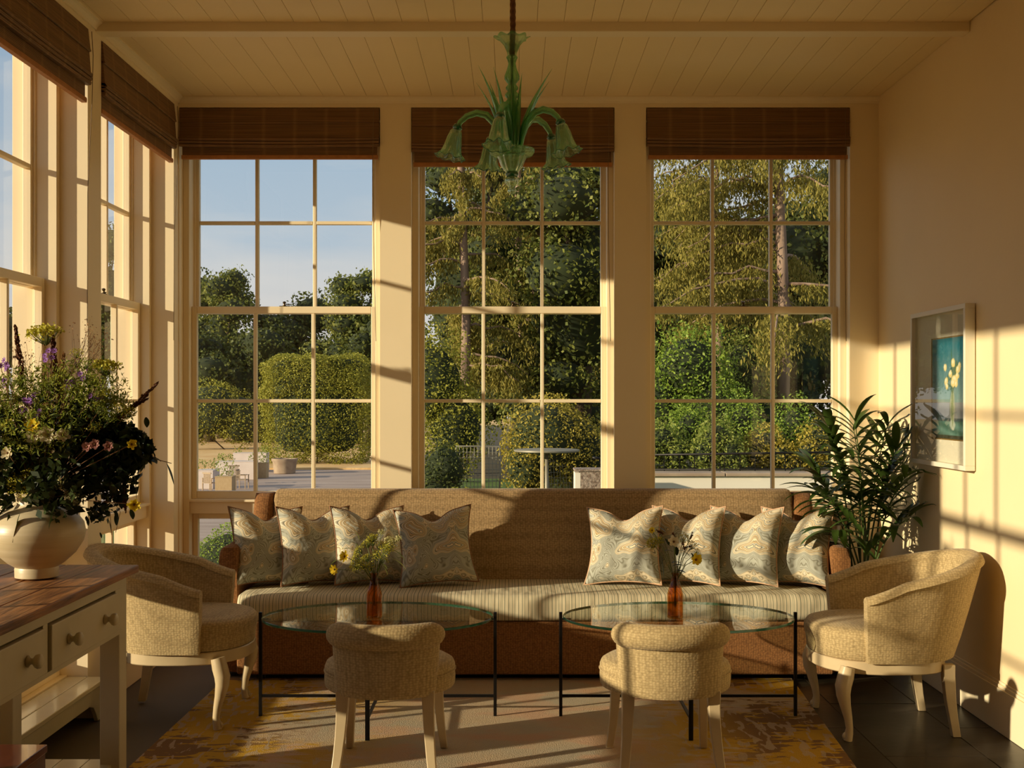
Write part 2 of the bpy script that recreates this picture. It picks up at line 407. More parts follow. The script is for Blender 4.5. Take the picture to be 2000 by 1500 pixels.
# ------------------------------------------------------------------ rug
def rug_mat():
    m, nt, out = base('abstract_rug'); p = N(nt, 'ShaderNodeBsdfPrincipled'); p.inputs['Roughness'].default_value = .95; p.inputs['Specular IOR Level'].default_value = .1
    tc = N(nt, 'ShaderNodeTexCoord')
    def nois(sc, st, det=4, dist=0, seed=0):
        mp = N(nt, 'ShaderNodeMapping'); mp.inputs['Scale'].default_value = st; mp.inputs['Location'].default_value = (seed, seed * .7, 0)
        L(nt, tc.outputs['Object'], mp.inputs[0]); n_ = N(nt, 'ShaderNodeTexNoise', i_Scale=sc, i_Detail=det, i_Distortion=dist); L(nt, mp.outputs[0], n_.inputs['Vector']); return n_.outputs['Fac']
    def ramp(f, a, b):
        r = N(nt, 'ShaderNodeMapRange'); r.inputs[1].default_value = a; r.inputs[2].default_value = b; L(nt, f, r.inputs[0]); return r.outputs[0]
    def mix(f, a, b):
        x = N(nt, 'ShaderNodeMixRGB'); L(nt, f, x.inputs[0])
        for i, c in ((1, a), (2, b)):
            if hasattr(c, 'is_output'): L(nt, c, x.inputs[i])
            else: x.inputs[i].default_value = col4(c)
        return x.outputs[0]
    c = mix(ramp(nois(2.2, (1, 1, 1), 3, 0, 3), .4, .6), (.52, .39, .245), (.45, .375, .26))
    c = mix(ramp(nois(3.0, (1, 1.6, 1), 3, 0, 9), .5, .62), c, (.54, .35, .22))
    s = N(nt, 'ShaderNodeSeparateXYZ'); L(nt, tc.outputs['Object'], s.inputs[0])
    ax = mat_math(nt, 'ABSOLUTE', mat_math(nt, 'ADD', s.outputs['X'], .0))
    edge = ramp(ax, .35, .8)
    yb = mat_math(nt, 'MULTIPLY', ramp(mat_math(nt, 'ADD', nois(1.5, (1, 1, 1), 2, 0, 5), mat_math(nt, 'MULTIPLY', nois(9, (1, 3.5, 1), 5, .6, 2), .35)), .60, .68), edge)
    c = mix(yb, c, (.52, .30, .035))
    br_ = mat_math(nt, 'MULTIPLY', ramp(mat_math(nt, 'ADD', nois(2.3, (1, 1, 1), 2, 0, 14), mat_math(nt, 'MULTIPLY', nois(9, (1, 3.0, 1), 4, .6, 7), .55)), .80, .815), ramp(ax, .75, 1.05))
    c = mix(br_, c, (.22, .12, .05))
    gaps = mat_math(nt, 'MULTIPLY', ramp(nois(16, (1.6, .5, 1), 3, .5, 21), .56, .58), edge)
    c = mix(mat_math(nt, 'MULTIPLY', gaps, .75), c, (.46, .34, .22))
    L(nt, c, p.inputs['Base Color'])
    nb = N(nt, 'ShaderNodeTexNoise', i_Scale=220, i_Detail=3); L(nt, tc.outputs['Object'], nb.inputs['Vector'])
    b = N(nt, 'ShaderNodeBump', i_Strength=1, i_Distance=.004); L(nt, nb.outputs['Fac'], b.inputs['Height']); L(nt, b.outputs[0], p.inputs['Normal'])
    L(nt, p.outputs[0], out.inputs[0]); return m
rug = MB()
q = [(-1.465, 3.5), (1.24, 3.5), (1.395, 5.88), (-1.43, 5.88)]
cx_, cy_ = -.03, 4.7
rug.add([(x - cx_, y - cy_, z) for z in (0, .0055) for x, y in q], [(0,3,2,1),(4,5,6,7),(0,1,5,4),(1,2,6,5),(2,3,7,6),(3,0,4,7)])
rug = rug.build('rug', rug_mat(), bevel=.002, loc=(cx_, cy_, .0005)); tag(rug, 'beige abstract rug with ochre and brown broken marks under the tables', 'rug')

# ------------------------------------------------------------------ sofa
def striped():
    m, nt, out = base('striped_ticking'); p = N(nt, 'ShaderNodeBsdfPrincipled'); p.inputs['Roughness'].default_value = .85; p.inputs['Specular IOR Level'].default_value = .2
    tc = N(nt, 'ShaderNodeTexCoord'); mp = N(nt, 'ShaderNodeMapping'); mp.inputs['Scale'].default_value = (1, .12, .12)
    L(nt, tc.outputs['Object'], mp.inputs[0])
    s = N(nt, 'ShaderNodeSeparateXYZ'); L(nt, mp.outputs[0], s.inputs[0])
    nz = N(nt, 'ShaderNodeTexNoise', i_Scale=3, i_Detail=2); L(nt, mp.outputs[0], nz.inputs['Vector'])
    xx = mat_math(nt, 'ADD', s.outputs['X'], mat_math(nt, 'MULTIPLY', nz.outputs['Fac'], .03))
    a = mat_math(nt, 'SINE', mat_math(nt, 'MULTIPLY', xx, 2 * pi / .0165))
    b = mat_math(nt, 'SINE', mat_math(nt, 'MULTIPLY', xx, 2 * pi / .0097))
    h = mat_math(nt, 'ADD', mat_math(nt, 'MULTIPLY', mat_math(nt, 'ADD', a, b), .25), .5)
    r = N(nt, 'ShaderNodeValToRGB'); e = r.color_ramp.elements
    e[0].position = .1; e[0].color = (.24, .24, .17, 1); e[1].position = .95; e[1].color = (.68, .57, .38, 1)
    x = e.new(.3); x.color = (.44, .41, .28, 1); x = e.new(.5); x.color = (.60, .52, .35, 1)
    L(nt, h, r.inputs[0]); L(nt, r.outputs[0], p.inputs['Base Color'])
    nb = N(nt, 'ShaderNodeTexNoise', i_Scale=9, i_Detail=2); mp2 = N(nt, 'ShaderNodeMapping'); mp2.inputs['Scale'].default_value = (1.4, .5, .5)
    L(nt, tc.outputs['Object'], mp2.inputs[0]); L(nt, mp2.outputs[0], nb.inputs['Vector'])
    bp = N(nt, 'ShaderNodeBump', i_Strength=1, i_Distance=.012); L(nt, nb.outputs['Fac'], bp.inputs['Height']); L(nt, bp.outputs[0], p.inputs['Normal'])
    L(nt, p.outputs[0], out.inputs[0]); return m
sofa = thing('sofa', 'long tan and brown woven sofa with striped seat below the windows', 'sofa', (.115, 5.81, 0))
SX = 1.485
box('base', m_taupe, sofa, -SX + .01, SX - .01, 0.0, .66, .035, .30, bevel=.012)
for x in (-1.36, -.45, .45, 1.36):
    for y in (.06, .58): box('foot', m_dark, sofa, x - .025, x + .025, y - .025, y + .025, .012 if y < .1 and abs(x) < 1.3 else .012, .04, bevel=.003)
def xprof(name, prof, x0, x1, mat, parent, n=10, puff=0, bevel=0, endround=.0, label=None):
    rings = []
    cy = sum(p[0] for p in prof) / len(prof); cz = sum(p[1] for p in prof) / len(prof)
    xs = [x0 + (x1 - x0) * i / (n - 1) for i in range(n)]
    if endround:
        xs = [x0, x0 + endround * .3, x0 + endround] + [x0 + endround + (x1 - x0 - 2 * endround) * i / (n - 1) for i in range(1, n - 1)] + [x1 - endround, x1 - endround * .3, x1]
    for x in xs:
        e = min(x - x0, x1 - x); k = 1.0
        if endround and e < endround:
            q_ = 1 - e / endround; k = 1 - (1 - math.sqrt(max(0, 1 - q_ * q_))) * .0; sh = endround * .5 * (1 - math.sqrt(max(0, 1 - q_ * q_)))
            rings.append([(x, cy + (p[0] - cy) * (1 - sh / .2), cz + (p[1] - cz) * (1 - sh / .12)) for p in prof]); continue
        rings.append([(x, p[0], p[1]) for p in prof])
    return MB().loft(rings).build(name, mat, parent, smooth=True, auto=60, bevel=bevel, label=label)
# rounded seat cushion profile (y, z)
def rprof(y0, y1, z0, z1, r, seg=5):
    pts = []
    for (cy, cz, a0) in ((y1 - r, z1 - r, 0), (y0 + r, z1 - r, 90), (y0 + r, z0 + r, 180), (y1 - r, z0 + r, 270)):
        for i in range(seg + 1):
            a = R(a0 + 90 * i / seg); pts.append((cy + r * cos(a), cz + r * sin(a)))
    return pts
prof = rprof(-.035, .56, .302, .43, .045, 6)
prof = [(y, z + (.012 * sin(pi * min(1, max(0, (y + .03) / .55))) if z > .38 else 0)) for y, z in prof]
xprof('seat_cushion', prof, -1.468, 1.468, striped(), sofa, n=24, endround=.03)
bp_ = [(.50, .30), (.50, .42), (.525, .60), (.555, .78), (.575, .865), (.592, .893), (.62, .905), (.67, .905), (.70, .89), (.715, .86), (.72, .60), (.72, .28), (.60, .28)]
xprof('backrest', bp_, -1.405, 1.405, m_tan, sofa, n=12, endround=.02)
for s in (-1, 1):
    # wing: rounded upright roll at the end of the back
    rings = []
    for k in range(15):
        z = .30 + (.885 - .30) * k / 14; sh = 1.0
        if k > 11: sh = (1, .93, .78, .5)[k - 11]
        yc = .565 + (z - .3) * .09; hw = .058 * (.7 + .3 * sh); hd = .115 * sh
        ring = []
        for j in range(20):
            a = 2 * pi * j / 20; ca, sa = cos(a), sin(a)
            ring.append((s * (1.452 + .02 * (z - .3)) + hw * abs(ca) ** .55 * (1 if ca > 0 else -1), yc + .03 + hd * abs(sa) ** .55 * (1 if sa > 0 else -1), z))
        rings.append(ring)
    MB().loft(rings).build('wing', m_taupe, sofa, smooth=True, auto=60)
    # arm: low panel that slopes up to the wing
    t = .045
    rings = []
    for y, zt, flare in ((.13, .615, .03), (.145, .645, .03), (.17, .652, .028), (.33, .665, .015), (.48, .70, .0), (.56, .72, 0)):
        xo = 1.50 + flare * 1.6
        ring = []
        for (dx, z) in ((-t, .02), (t, .02), (t, zt - .03), (t * .85, zt - .01), (t * .5, zt), (-t * .5, zt), (-t * .85, zt - .01), (-t, zt - .03)):
            ring.append((s * (xo + dx * (1 if s > 0 else 1)), y, z))
        rings.append(ring if s > 0 else ring[::-1])
    MB().loft(rings).build('arm', m_taupe, sofa, smooth=True, auto=40)

# ------------------------------------------------------------------ cushions
def paisley():
    m, nt, out = base('paisley_linen'); p = N(nt, 'ShaderNodeBsdfPrincipled'); p.inputs['Roughness'].default_value = .8; p.inputs['Specular IOR Level'].default_value = .25
    tc = N(nt, 'ShaderNodeTexCoord'); s = N(nt, 'ShaderNodeSeparateXYZ'); L(nt, tc.outputs['UV'], s.inputs[0])
    # mirrored about a line right of centre, as the cloth repeats
    xm = mat_math(nt, 'ABSOLUTE', mat_math(nt, 'SUBTRACT', s.outputs['X'], .72))
    cb = N(nt, 'ShaderNodeCombineXYZ'); L(nt, xm, cb.inputs[0]); L(nt, s.outputs['Y'], cb.inputs[1])
    nz = N(nt, 'ShaderNodeTexNoise', i_Scale=3.2, i_Detail=1); L(nt, cb.outputs[0], nz.inputs['Vector'])
    va = N(nt, 'ShaderNodeVectorMath', operation='SUBTRACT'); va.inputs[1].default_value = (.5, .5, .5); L(nt, nz.outputs['Color'], va.inputs[0])
    vb = N(nt, 'ShaderNodeVectorMath', operation='SCALE'); vb.inputs['Scale'].default_value = .75; L(nt, va.outputs[0], vb.inputs[0])
    vc = N(nt, 'ShaderNodeVectorMath', operation='ADD'); L(nt, cb.outputs[0], vc.inputs[0]); L(nt, vb.outputs[0], vc.inputs[1])
    vo = N(nt, 'ShaderNodeTexVoronoi', i_Scale=2.5, feature='SMOOTH_F1'); vo.inputs['Smoothness'].default_value = .25; vo.inputs['Randomness'].default_value = .8; L(nt, vc.outputs[0], vo.inputs['Vector'])
    dd = vo.outputs['Distance']
    rr = N(nt, 'ShaderNodeValToRGB'); e = rr.color_ramp.elements; rr.color_ramp.interpolation = 'EASE'
    cream, blue, tan_, slate, pale = (.70, .59, .40, 1), (.42, .42, .35, 1), (.58, .42, .22, 1), (.15, .14, .11, 1), (.60, .56, .44, 1)
    e[0].position = 0; e[0].color = slate; e[1].position = 1; e[1].color = blue
    for q_, c in ((.06, slate), (.08, pale), (.17, pale), (.185, slate), (.20, cream), (.29, cream), (.305, slate), (.32, blue), (.40, pale), (.415, tan_), (.46, tan_), (.475, slate), (.49, cream), (.60, cream), (.615, slate), (.64, tan_), (.72, cream), (.735, slate), (.76, pale), (.9, cream)):
        x = e.new(q_); x.color = c
    L(nt, mat_math(nt, 'MULTIPLY', dd, 1.75), rr.inputs[0])
    # fine inner lines that follow the shapes
    ln = mat_math(nt, 'POWER', mat_math(nt, 'ABSOLUTE', mat_math(nt, 'SINE', mat_math(nt, 'MULTIPLY', dd, 62.))), 6.)
    x = N(nt, 'ShaderNodeMixRGB', blend_type='MULTIPLY'); L(nt, mat_math(nt, 'MULTIPLY', ln, .8), x.inputs[0]); L(nt, rr.outputs[0], x.inputs[1]); x.inputs[2].default_value = (.36, .33, .25, 1)
    L(nt, x.outputs[0], p.inputs['Base Color'])
    nb = N(nt, 'ShaderNodeTexNoise', i_Scale=3.2, i_Detail=3); L(nt, tc.outputs['UV'], nb.inputs['Vector'])
    bp = N(nt, 'ShaderNodeBump', i_Strength=1, i_Distance=.02); L(nt, nb.outputs['Fac'], bp.inputs['Height']); L(nt, bp.outputs[0], p.inputs['Normal'])
    L(nt, p.outputs[0], out.inputs[0]); return m
m_pais = paisley(); m_pipe = M('piping', (.27, .13, .06), .7); m_pipe2 = M('pale_piping', (.55, .33, .19), .7)
def make_cushion(loc, yaw, tilt, roll, label, chop=.05, W=.40, seed=0, pipe=None):
    t = thing('scatter_cushion', label, 'cushion', loc, 0, 'paisley cushions along the sofa')
    t.rotation_euler = (R(-tilt), R(roll), R(yaw)); t.rotation_mode = 'XYZ'
    rg = np.random.default_rng(seed); n = 26; h = W / 2
    u = np.linspace(-1, 1, n); V = []; UV = []
    ph = rg.uniform(0, 6, 4)
    def pos(a, b, side):
        x = a * h * (1.03 - .15 * (1 - b * b) * abs(a)); z = b * h * (1.03 - .12 * (1 - a * a) * abs(b))
        z -= chop * math.exp(-(a / .33) ** 2) * max(0, (b + .2) / 1.2) ** 1.5
        th = .082 * max(0, (1 - a ** 4)) ** .55 * max(0, (1 - b ** 4)) ** .55
        th *= 1 - .42 * math.exp(-(a / .22) ** 2) * max(0, (b + .3) / 1.3)
        th += .004 * sin(5 * a + ph[0] + 3 * b) * (1 - a * a) * (1 - b * b) + .003 * sin(9 * b + ph[1] - 4 * a) * (1 - a * a) * (1 - b * b)
        # corners come forward a little
        y = -side * th - .020 * (a * a * b * b)
        return (x, y, z + h)
    mb = MB(); mb.uv = []
    for side in (1, -1):
        vs = [pos(a, b, side) for b in u for a in u]; b0 = len(mb.v)
        f = []
        for i in range(n - 1):
            for j in range(n - 1):
                q_ = (i * n + j, i * n + j + 1, (i + 1) * n + j + 1, (i + 1) * n + j)
                f.append(q_ if side == 1 else q_[::-1])
        mb.add(vs, f); mb.uv += [((a + 1) / 2, (b + 1) / 2) for b in u for a in u]
    mb.build('cover', m_pais, t, smooth=True)
    ed = [pos(a, -1, 1) for a in u] + [pos(1, b, 1) for b in u[1:]] + [pos(a, 1, 1) for a in u[::-1][1:]] + [pos(-1, b, 1) for b in u[::-1][1:]]
    MB().tube(ed, .0042, 6).build('piping', pipe or m_pipe, t, smooth=True)
    return t
SOZ = .432
CU = [(-1.25, 6.10, 34, 17, 3, 'leftmost paisley cushion, tucked against the left sofa arm', 1),
      (-1.005, 6.12, 31, 17, 2, 'second paisley cushion from the left sofa arm, partly behind the yellow posy', 2),
      (-.73, 6.14, 27, 17, 2, 'third paisley cushion from the left sofa arm, behind the left amber bottle', 3),
      (-.375, 6.10, 12, 19, -3, 'paisley cushion nearest the sofa middle in the left row, front uncovered', 4),
      (.575, 6.10, -20, 17, -3, 'paisley cushion nearest the sofa middle in the right row, tallest corner', 5),
      (.89, 6.13, -30, 17, -2, 'pale paisley cushion directly behind the right amber bottle', 6),
      (1.185, 6.11, -34, 17, -2, 'pale paisley cushion second from the right sofa arm', 7),
      (1.445, 6.09, -38, 17, -3, 'rightmost pale paisley cushion, leaning by the right sofa arm', 8)]
for x, y, yaw, tilt, roll, lb, sd_ in CU:
    make_cushion((x, y - .03, SOZ + .008), yaw, tilt, roll, lb, seed=sd_, pipe=m_pipe if sd_ < 5 else m_pipe2)

# ------------------------------------------------------------------ armchairs
def arm_section(tt):
    """shell cross section at tt in [-1,1]: -1 and 1 are arm fronts, 0 the middle of the back"""
    a = abs(tt); s = 1 if tt > 0 else -1
    ang = tt * pi / 2
    # plan curve: rear half ellipse then straight arms
    k = min(1, a / .62)
    th = k * pi / 2
    def plan(half, back, front):
        x = -back * cos(th) if k < 1 else 0
        y = s * half * sin(th) ** .95
        if a > .62: x = front * (a - .62) / .38
        return x, y
    xb, yb = plan(.262, .255, .150)
    xt, yt = plan(.300, .385, .165)
    q_ = min(1, a / .97); ht = .595 + .153 * (.45 * (.5 + .5 * cos(pi * q_)) + .55 * (1 - q_ ** 1.35))
    return (xb, yb), (xt, yt), ht
def make_armchair(label, loc, rz):
    t = thing('tub_armchair', label, 'armchair', loc, rz, 'cream tub armchairs')
    rings = []; NT = 44
    for i in range(NT + 1):
        tt = -1 + 2 * i / NT
        (xb, yb), (xt, yt), ht = arm_section(tt)
        (x2, y2), _, _ = arm_section(max(-1, min(1, tt + .02))); (x1, y1), _, _ = arm_section(max(-1, min(1, tt - .02)))
        tx, ty = x2 - x1, y2 - y1; ln = math.hypot(tx, ty) or 1; nx, ny = ty / ln, -tx / ln   # outward normal
        if nx * xb + ny * yb < 0: nx, ny = -nx, -ny
        e = min(i, NT - i); sc = (.80, .95, 1)[e] if e < 3 else 1
        w = .041 * sc; ring = []
        z0 = .318
        def P(off, f):  # f from 0 bottom to 1 top
            g = f ** .9
            x = xb + (xt - xb) * g; y = yb + (yt - yb) * g
            return (x + nx * off, y + ny * off, z0 + (ht - z0) * f)
        for f in (0, .2, .4, .6, .8, .9): ring.append(P(w * .75 + .0, f))
        hh = ht - z0
        for a in (20, 50, 90, 130, 160):
            off = w * cos(R(a)) * 1.05; f = 1 - (.045 / hh) * (1 - sin(R(a)))
            ring.append(P(off, f - (1 - sc) * .05))
        for f in (.9, .8, .6, .4, .2, 0): ring.append(P(-w * .8, f))
        rings.append(ring)
    MB().loft(rings).build('back_shell', m_sand, t, smooth=True, auto=70)
    # welt seam along the outer edge of the roll
    def seam_at(off, df, r=.0022):
        pts = []
        for i in range(1, NT):
            tt = -1 + 2 * i / NT; (xb, yb), (xt, yt), ht = arm_section(tt)
            (x2, y2), _, _ = arm_section(min(1, tt + .02)); (x1, y1), _, _ = arm_section(max(-1, tt - .02))
            tx, ty = x2 - x1, y2 - y1; ln = math.hypot(tx, ty) or 1; nx, ny = ty / ln, -tx / ln
            if nx * xb + ny * yb < 0: nx, ny = -nx, -ny
            pts.append((xt + (xb - xt) * df + nx * off, yt + (yb - yt) * df + ny * off, ht - df * (ht - .318)))
        return MB().tube(pts, r, 5)
    seam_at(.0275, .12).build('welt', m_sand, t, smooth=True)
    # seat cushion with serpentine front
    def outline(grow):
        pts = []
        for i in range(48):
            a = 2 * pi * i / 48; c, s_ = cos(a), sin(a)
            x = (.30 if c > 0 else .225) * abs(c) ** .62 * (1 if c > 0 else -1); y = .268 * abs(s_) ** .62 * (1 if s_ > 0 else -1)
            if c > .2: x += .018 * cos(y / .268 * pi)
            if c < 0: y *= 1 - .12 * abs(c)
            pts.append((x + grow * c, y + grow * s_))
        return pts
    rings = []
    for z, g in ((.318, -.012), (.324, 0), (.36, .004), (.40, .012), (.425, .012), (.440, .0), (.449, -.03), (.455, -.09), (.457, -.16)):
        rings.append([(x, y, z) for x, y in outline(g)])
    MB().loft(rings).build('seat', m_sand, t, smooth=True)
    rings = []
    for z, g in ((.268, -.018), (.268, .004), (.272, .008), (.316, .008), (.320, .004), (.320, -.02)):
        rings.append([(x * .985, y, z) for x, y in outline(g)])
    MB().loft(rings).build('seat_rail', m_leg, t, smooth=True, auto=35)
    for s in (-1, 1):
        y = s * .262
        pts = [(.226, y, .30), (.236, y + s * .004, .262), (.248, y + s * .010, .225), (.247, y + s * .010, .19), (.236, y + s * .004, .14), (.224, y, .09), (.219, y, .05), (.222, y, .028), (.226, y, .0)]
        rd = [.030, .034, .034, .029, .022, .017, .015, .018, .018]
        mb = MB().tube(pts, rd, 12)
        sc = []
        for i in range(14):
            a = -R(100) + i * R(33); r_ = .013 * (1 - i / 18); sc.append((.230 + r_ * cos(a), y, .020 + r_ * sin(a)))
        mb.tube(sc, .0085, 8).tube([(.226, y - .010, .02), (.226, y + .010, .02)], .009, 8)
        mb.tube([(.262, y + s * .004, .255), (.272, y + s * .010, .20), (.252, y + s * .006, .13), (.234, y, .07)], [.004, .006, .004, .002], 6)
        mb.build('leg', m_leg, t, smooth=True, auto=50)
        y = s * .205
        rings = []
        for (x, z, a, b) in ((-.205, .30, .024, .020), (-.205, .25, .024, .020), (-.212, .16, .021, .018), (-.224, .08, .018, .016), (-.238, 0, .017, .015)):
            rings.append([(x + a * i, y + b * j, z) for i, j in ((-1, -1), (1, -1), (1, 1), (-1, 1))])
        MB().loft(rings[::-1]).build('leg', m_leg, t, bevel=.003)
    return t
make_armchair('cream tub armchair at right, sunlit, beside the palm and picture wall', (1.600, 5.08, .0), pi)
make_armchair('cream tub armchair at left, mostly in shade behind the console table', (-1.465, 5.22, .0062), 0)

# ------------------------------------------------------------------ slipper stools, seen from behind (local y away from the viewer)
def make_stool(label, loc):
    t = thing('slipper_chair', label, 'chair', loc, 0, 'low slipper chairs in front of the glass tables')
    def disc(nm, prof, rx, ry):
        rings = [[(rx(r) * cos(2 * pi * i / 44), ry(r) * sin(2 * pi * i / 44), z) for i in range(44)] for r, z in prof]
        return MB().loft(rings).build(nm, m_sand, t, smooth=True, auto=70)
    disc('seat', [(-.03, .316), (-.004, .318), (0, .325), (.002, .355), (0, .376), (-.004, .378), (.001, .380), (.001, .392), (-.006, .408), (-.03, .422), (-.09, .432), (-.2, .436)], lambda r: .244 + r, lambda r: .236 + r)
    wl_ = [(.2455 * cos(2*pi*i/44), .2375 * sin(2*pi*i/44), .377) for i in range(45)]
    MB().tube(wl_, .0032, 6).build('welt', m_sand, t, smooth=True)
    # back: curved pad following the seat edge
    def arc(phi, off): return ((.236 + off) * sin(phi) * .97, -(.236 + off) * cos(phi))
    rings = []; ph0 = R(56)
    for i in range(25):
        u = -1 + i / 12; e = min(i, 24 - i); sc = (.45, .8, 1)[e] if e < 3 else 1
        ring = []
        for off, z in ((.012, .318), (.020, .335), (.022, .40), (.021, .47), (.018, .53), (0, .56), (-.02, .53), (-.03, .47), (-.034, .40), (-.03, .36), (-.015, .33)):
            wz = .92 + .10 * (z - .32) / .2
            x, y = arc(u * ph0 * wz, -.004 + (off + .004) * sc); ring.append((x, y + (z - .32) * .0 - max(0, z - .45) * .25, z))
        rings.append(ring)
    MB().loft(rings).build('backrest', m_sand, t, smooth=True, auto=70)
    rings = []
    for i in range(29):
        u = -1 + i / 14; e = min(i, 28 - i); sc = (.62, .82, .94, 1)[e] if e < 4 else 1
        x, y = arc(u * ph0 * 1.03, .0); x2, y2 = arc(u * ph0 * 1.06, .1); nx, ny = (x2 - x) / .1, (y2 - y) / .1
        cz = .538; ring = []
        for j in range(16):
            a = 2 * pi * j / 16; rr = .046 * sc
            ring.append((x + nx * rr * .95 * cos(a), y - .024 + ny * rr * .95 * cos(a), cz + rr * 1.02 * sin(a) + .004 * (1 - u * u)))
        rings.append(ring)
    MB().loft(rings).build('back_roll', m_sand, t, smooth=True, auto=70)
    for s in (-1, 1):
        for (x0, y0, x1, y1, w0, w1) in ((s*.155, -.165, s*.182, -.245, .024, .015), (s*.170, .165, s*.188, .26, .022, .014)):
            rings = []
            for k in range(7):
                f = k / 6; g = f ** 2.0; w_ = w0 + (w1 - w0) * f ** .7
                x, y, z = x0 + (x1 - x0) * g, y0 + (y1 - y0) * g, .335 * (1 - f) + .0
                rings.append([(x + w_ * i, y + w_ * j, z) for i, j in ((-1, -1), (1, -1), (1, 1), (-1, 1))])
            MB().loft(rings[::-1]).build('leg', m_leg, t, bevel=.004)
    return t
make_stool('low cream slipper chair with rolled back, in front of the left glass table', (-.459, 4.44, .0065))
make_stool('low cream slipper chair with rolled back, in front of the right glass table', (.576, 4.44, .0065))

# ------------------------------------------------------------------ glass tables
m_ttop = clearglass('table_glass', (.93, .95, .90), 1.52)
def edge_glass():
    m, nt, out = base('green_glass_edge'); p = N(nt, 'ShaderNodeBsdfPrincipled'); L(nt, p.outputs[0], out.inputs[0])
    p.inputs['Base Color'].default_value = (.02, .14, .09, 1); p.inputs['Roughness'].default_value = .12; p.inputs['Transmission Weight'].default_value = .35; p.inputs['IOR'].default_value = 1.5
    return m
m_edge = edge_glass()
def make_table(label, loc):
    t = thing('coffee_table', label, 'table', loc, 0, 'oval glass coffee tables')
    a, b = .504, .36
    def ell(k, z, n=96): return [(a * k * cos(2*pi*i/n), b * k * sin(2*pi*i/n), z) for i in range(n)]
    MB().loft([ell(1, .428), ell(1, .440)]).build('glass_top', m_ttop, t, smooth=True, auto=30)
    e = MB().loft([ell(1.0, .4285), ell(1.003, .430), ell(1.003, .438), ell(1.0, .4395)], cap=False)
    e.build('glass_edge', m_edge, t, smooth=True, auto=30, label='green polished glass edge')
    for x, y in ((-.515, 0), (.515, 0)): box('leg', m_dark, t, x - .007, x + .007, y - .007, y + .007, 0, .455, bevel=.001)
    for x, y in ((0, -.372),): box('leg', m_dark, t, x - .009, x + .009, y - .006, y + .006, 0, .446, bevel=.001)
    box('crossbar', m_dark, t, -.510, .510, -.006, .006, .082, .094, bevel=.001); box('crossbar', m_dark, t, -.006, .006, -.368, -.006, .083, .093, bevel=.001)
    for x in (-1, 1): box('bracket', m_dark, t, min(x*.512, x*.47), max(x*.512, x*.47), -.006, .006, .422, .4278)
    for y in (-1,): box('bracket', m_dark, t, -.006, .006, min(y*.37, y*.33), max(y*.37, y*.33), .422, .4278)
    return t
make_table('oval glass coffee table on thin black legs, left, with yellow posy', (-.589, 5.17, .0065))
make_table('oval glass coffee table on thin black legs, right, with white and yellow posy', (.729, 5.17, .0065))

# ------------------------------------------------------------------ amber bottles
m_amber = clearglass('amber_glass', (.90, .63, .30), 1.5, gl=.8)
def make_bottle(label, loc):
    t = thing('bottle_vase', label, 'vase', loc, 0, 'amber glass bottles on the tables')
    mb = MB(); n = 64
    pr = [(.030, 0), (.0345, .003), (.035, .008), (.0345, .012), (.035, .018), (.035, .095), (.034, .105), (.028, .130), (.020, .152), (.0165, .165), (.0155, .185), (.0155, .190)]
    rings = []
    for r, z in pr:
        am = .045 if .012 < z < .16 else 0
        rings.append([(r * (1 + am * abs(cos(9 * 2*pi*j/n)) - am) * cos(2*pi*j/n), r * (1 + am * abs(cos(9 * 2*pi*j/n)) - am) * sin(2*pi*j/n), z) for j in range(n)])
    for r, z in ((.0135, .190), (.0135, .165), (.030, .10), (.031, .012), (.027, .008)):
        rings.append([(r * cos(2*pi*j/n), r * sin(2*pi*j/n), z) for j in range(n)])
    mb.loft(rings); mb.build('body', m_amber, t, smooth=True, auto=50)
    MB().lathe([(.0155, .189), (.0185, .190), (.0195, .193), (.0185, .196), (.0150, .1965), (.0145, .193)], 32).build('lip', m_amber, t, smooth=True)
    return t
make_bottle('ribbed amber glass bottle on the left glass table', (-.598, 5.11, .4472))
make_bottle('ribbed amber glass bottle on the right glass table', (.708, 5.11, .4472))

# ------------------------------------------------------------------ flowers
m_stem = M('stem_green', (.12, .16, .03), .5); m_stemb = M('dry_stem', (.20, .09, .03), .7)
m_yel = leafm('yellow_petals', (.85, .60, .02), (.90, .72, .05), .6, .4); m_white = leafm('ivory_petals', (.80, .72, .50), (.72, .60, .36), .6, .4)
m_purp = leafm('purple_petals', (.24, .07, .42), (.42, .20, .60), .6, .4); m_fen = leafm('fennel_umbel', (.42, .38, .03), (.62, .56, .08), .6, .3)
m_cream = leafm('cream_umbel', (.72, .66, .36), (.55, .52, .20), .7, .3); m_lfg = leafm('deep_leaves', (.014, .022, .006), (.038, .055, .012), .4, .2)
m_lfl = leafm('light_leaves', (.15, .21, .025), (.40, .42, .06), .5, .4); m_plume = leafm('russet_plume', (.10, .035, .02), (.20, .08, .035), .7, .2)
m_seed = leafm('dry_seed', (.28, .14, .06), (.45, .26, .12), .7, .2); m_pink = leafm('dusty_pink', (.35, .14, .12), (.50, .26, .20), .7, .3)
m_ctr = M('flower_centre', (.14, .06, .01), .8)
def frame_of(d):
    d = Vector(d).normalized(); a = d.orthogonal().normalized(); return d, a, d.cross(a)
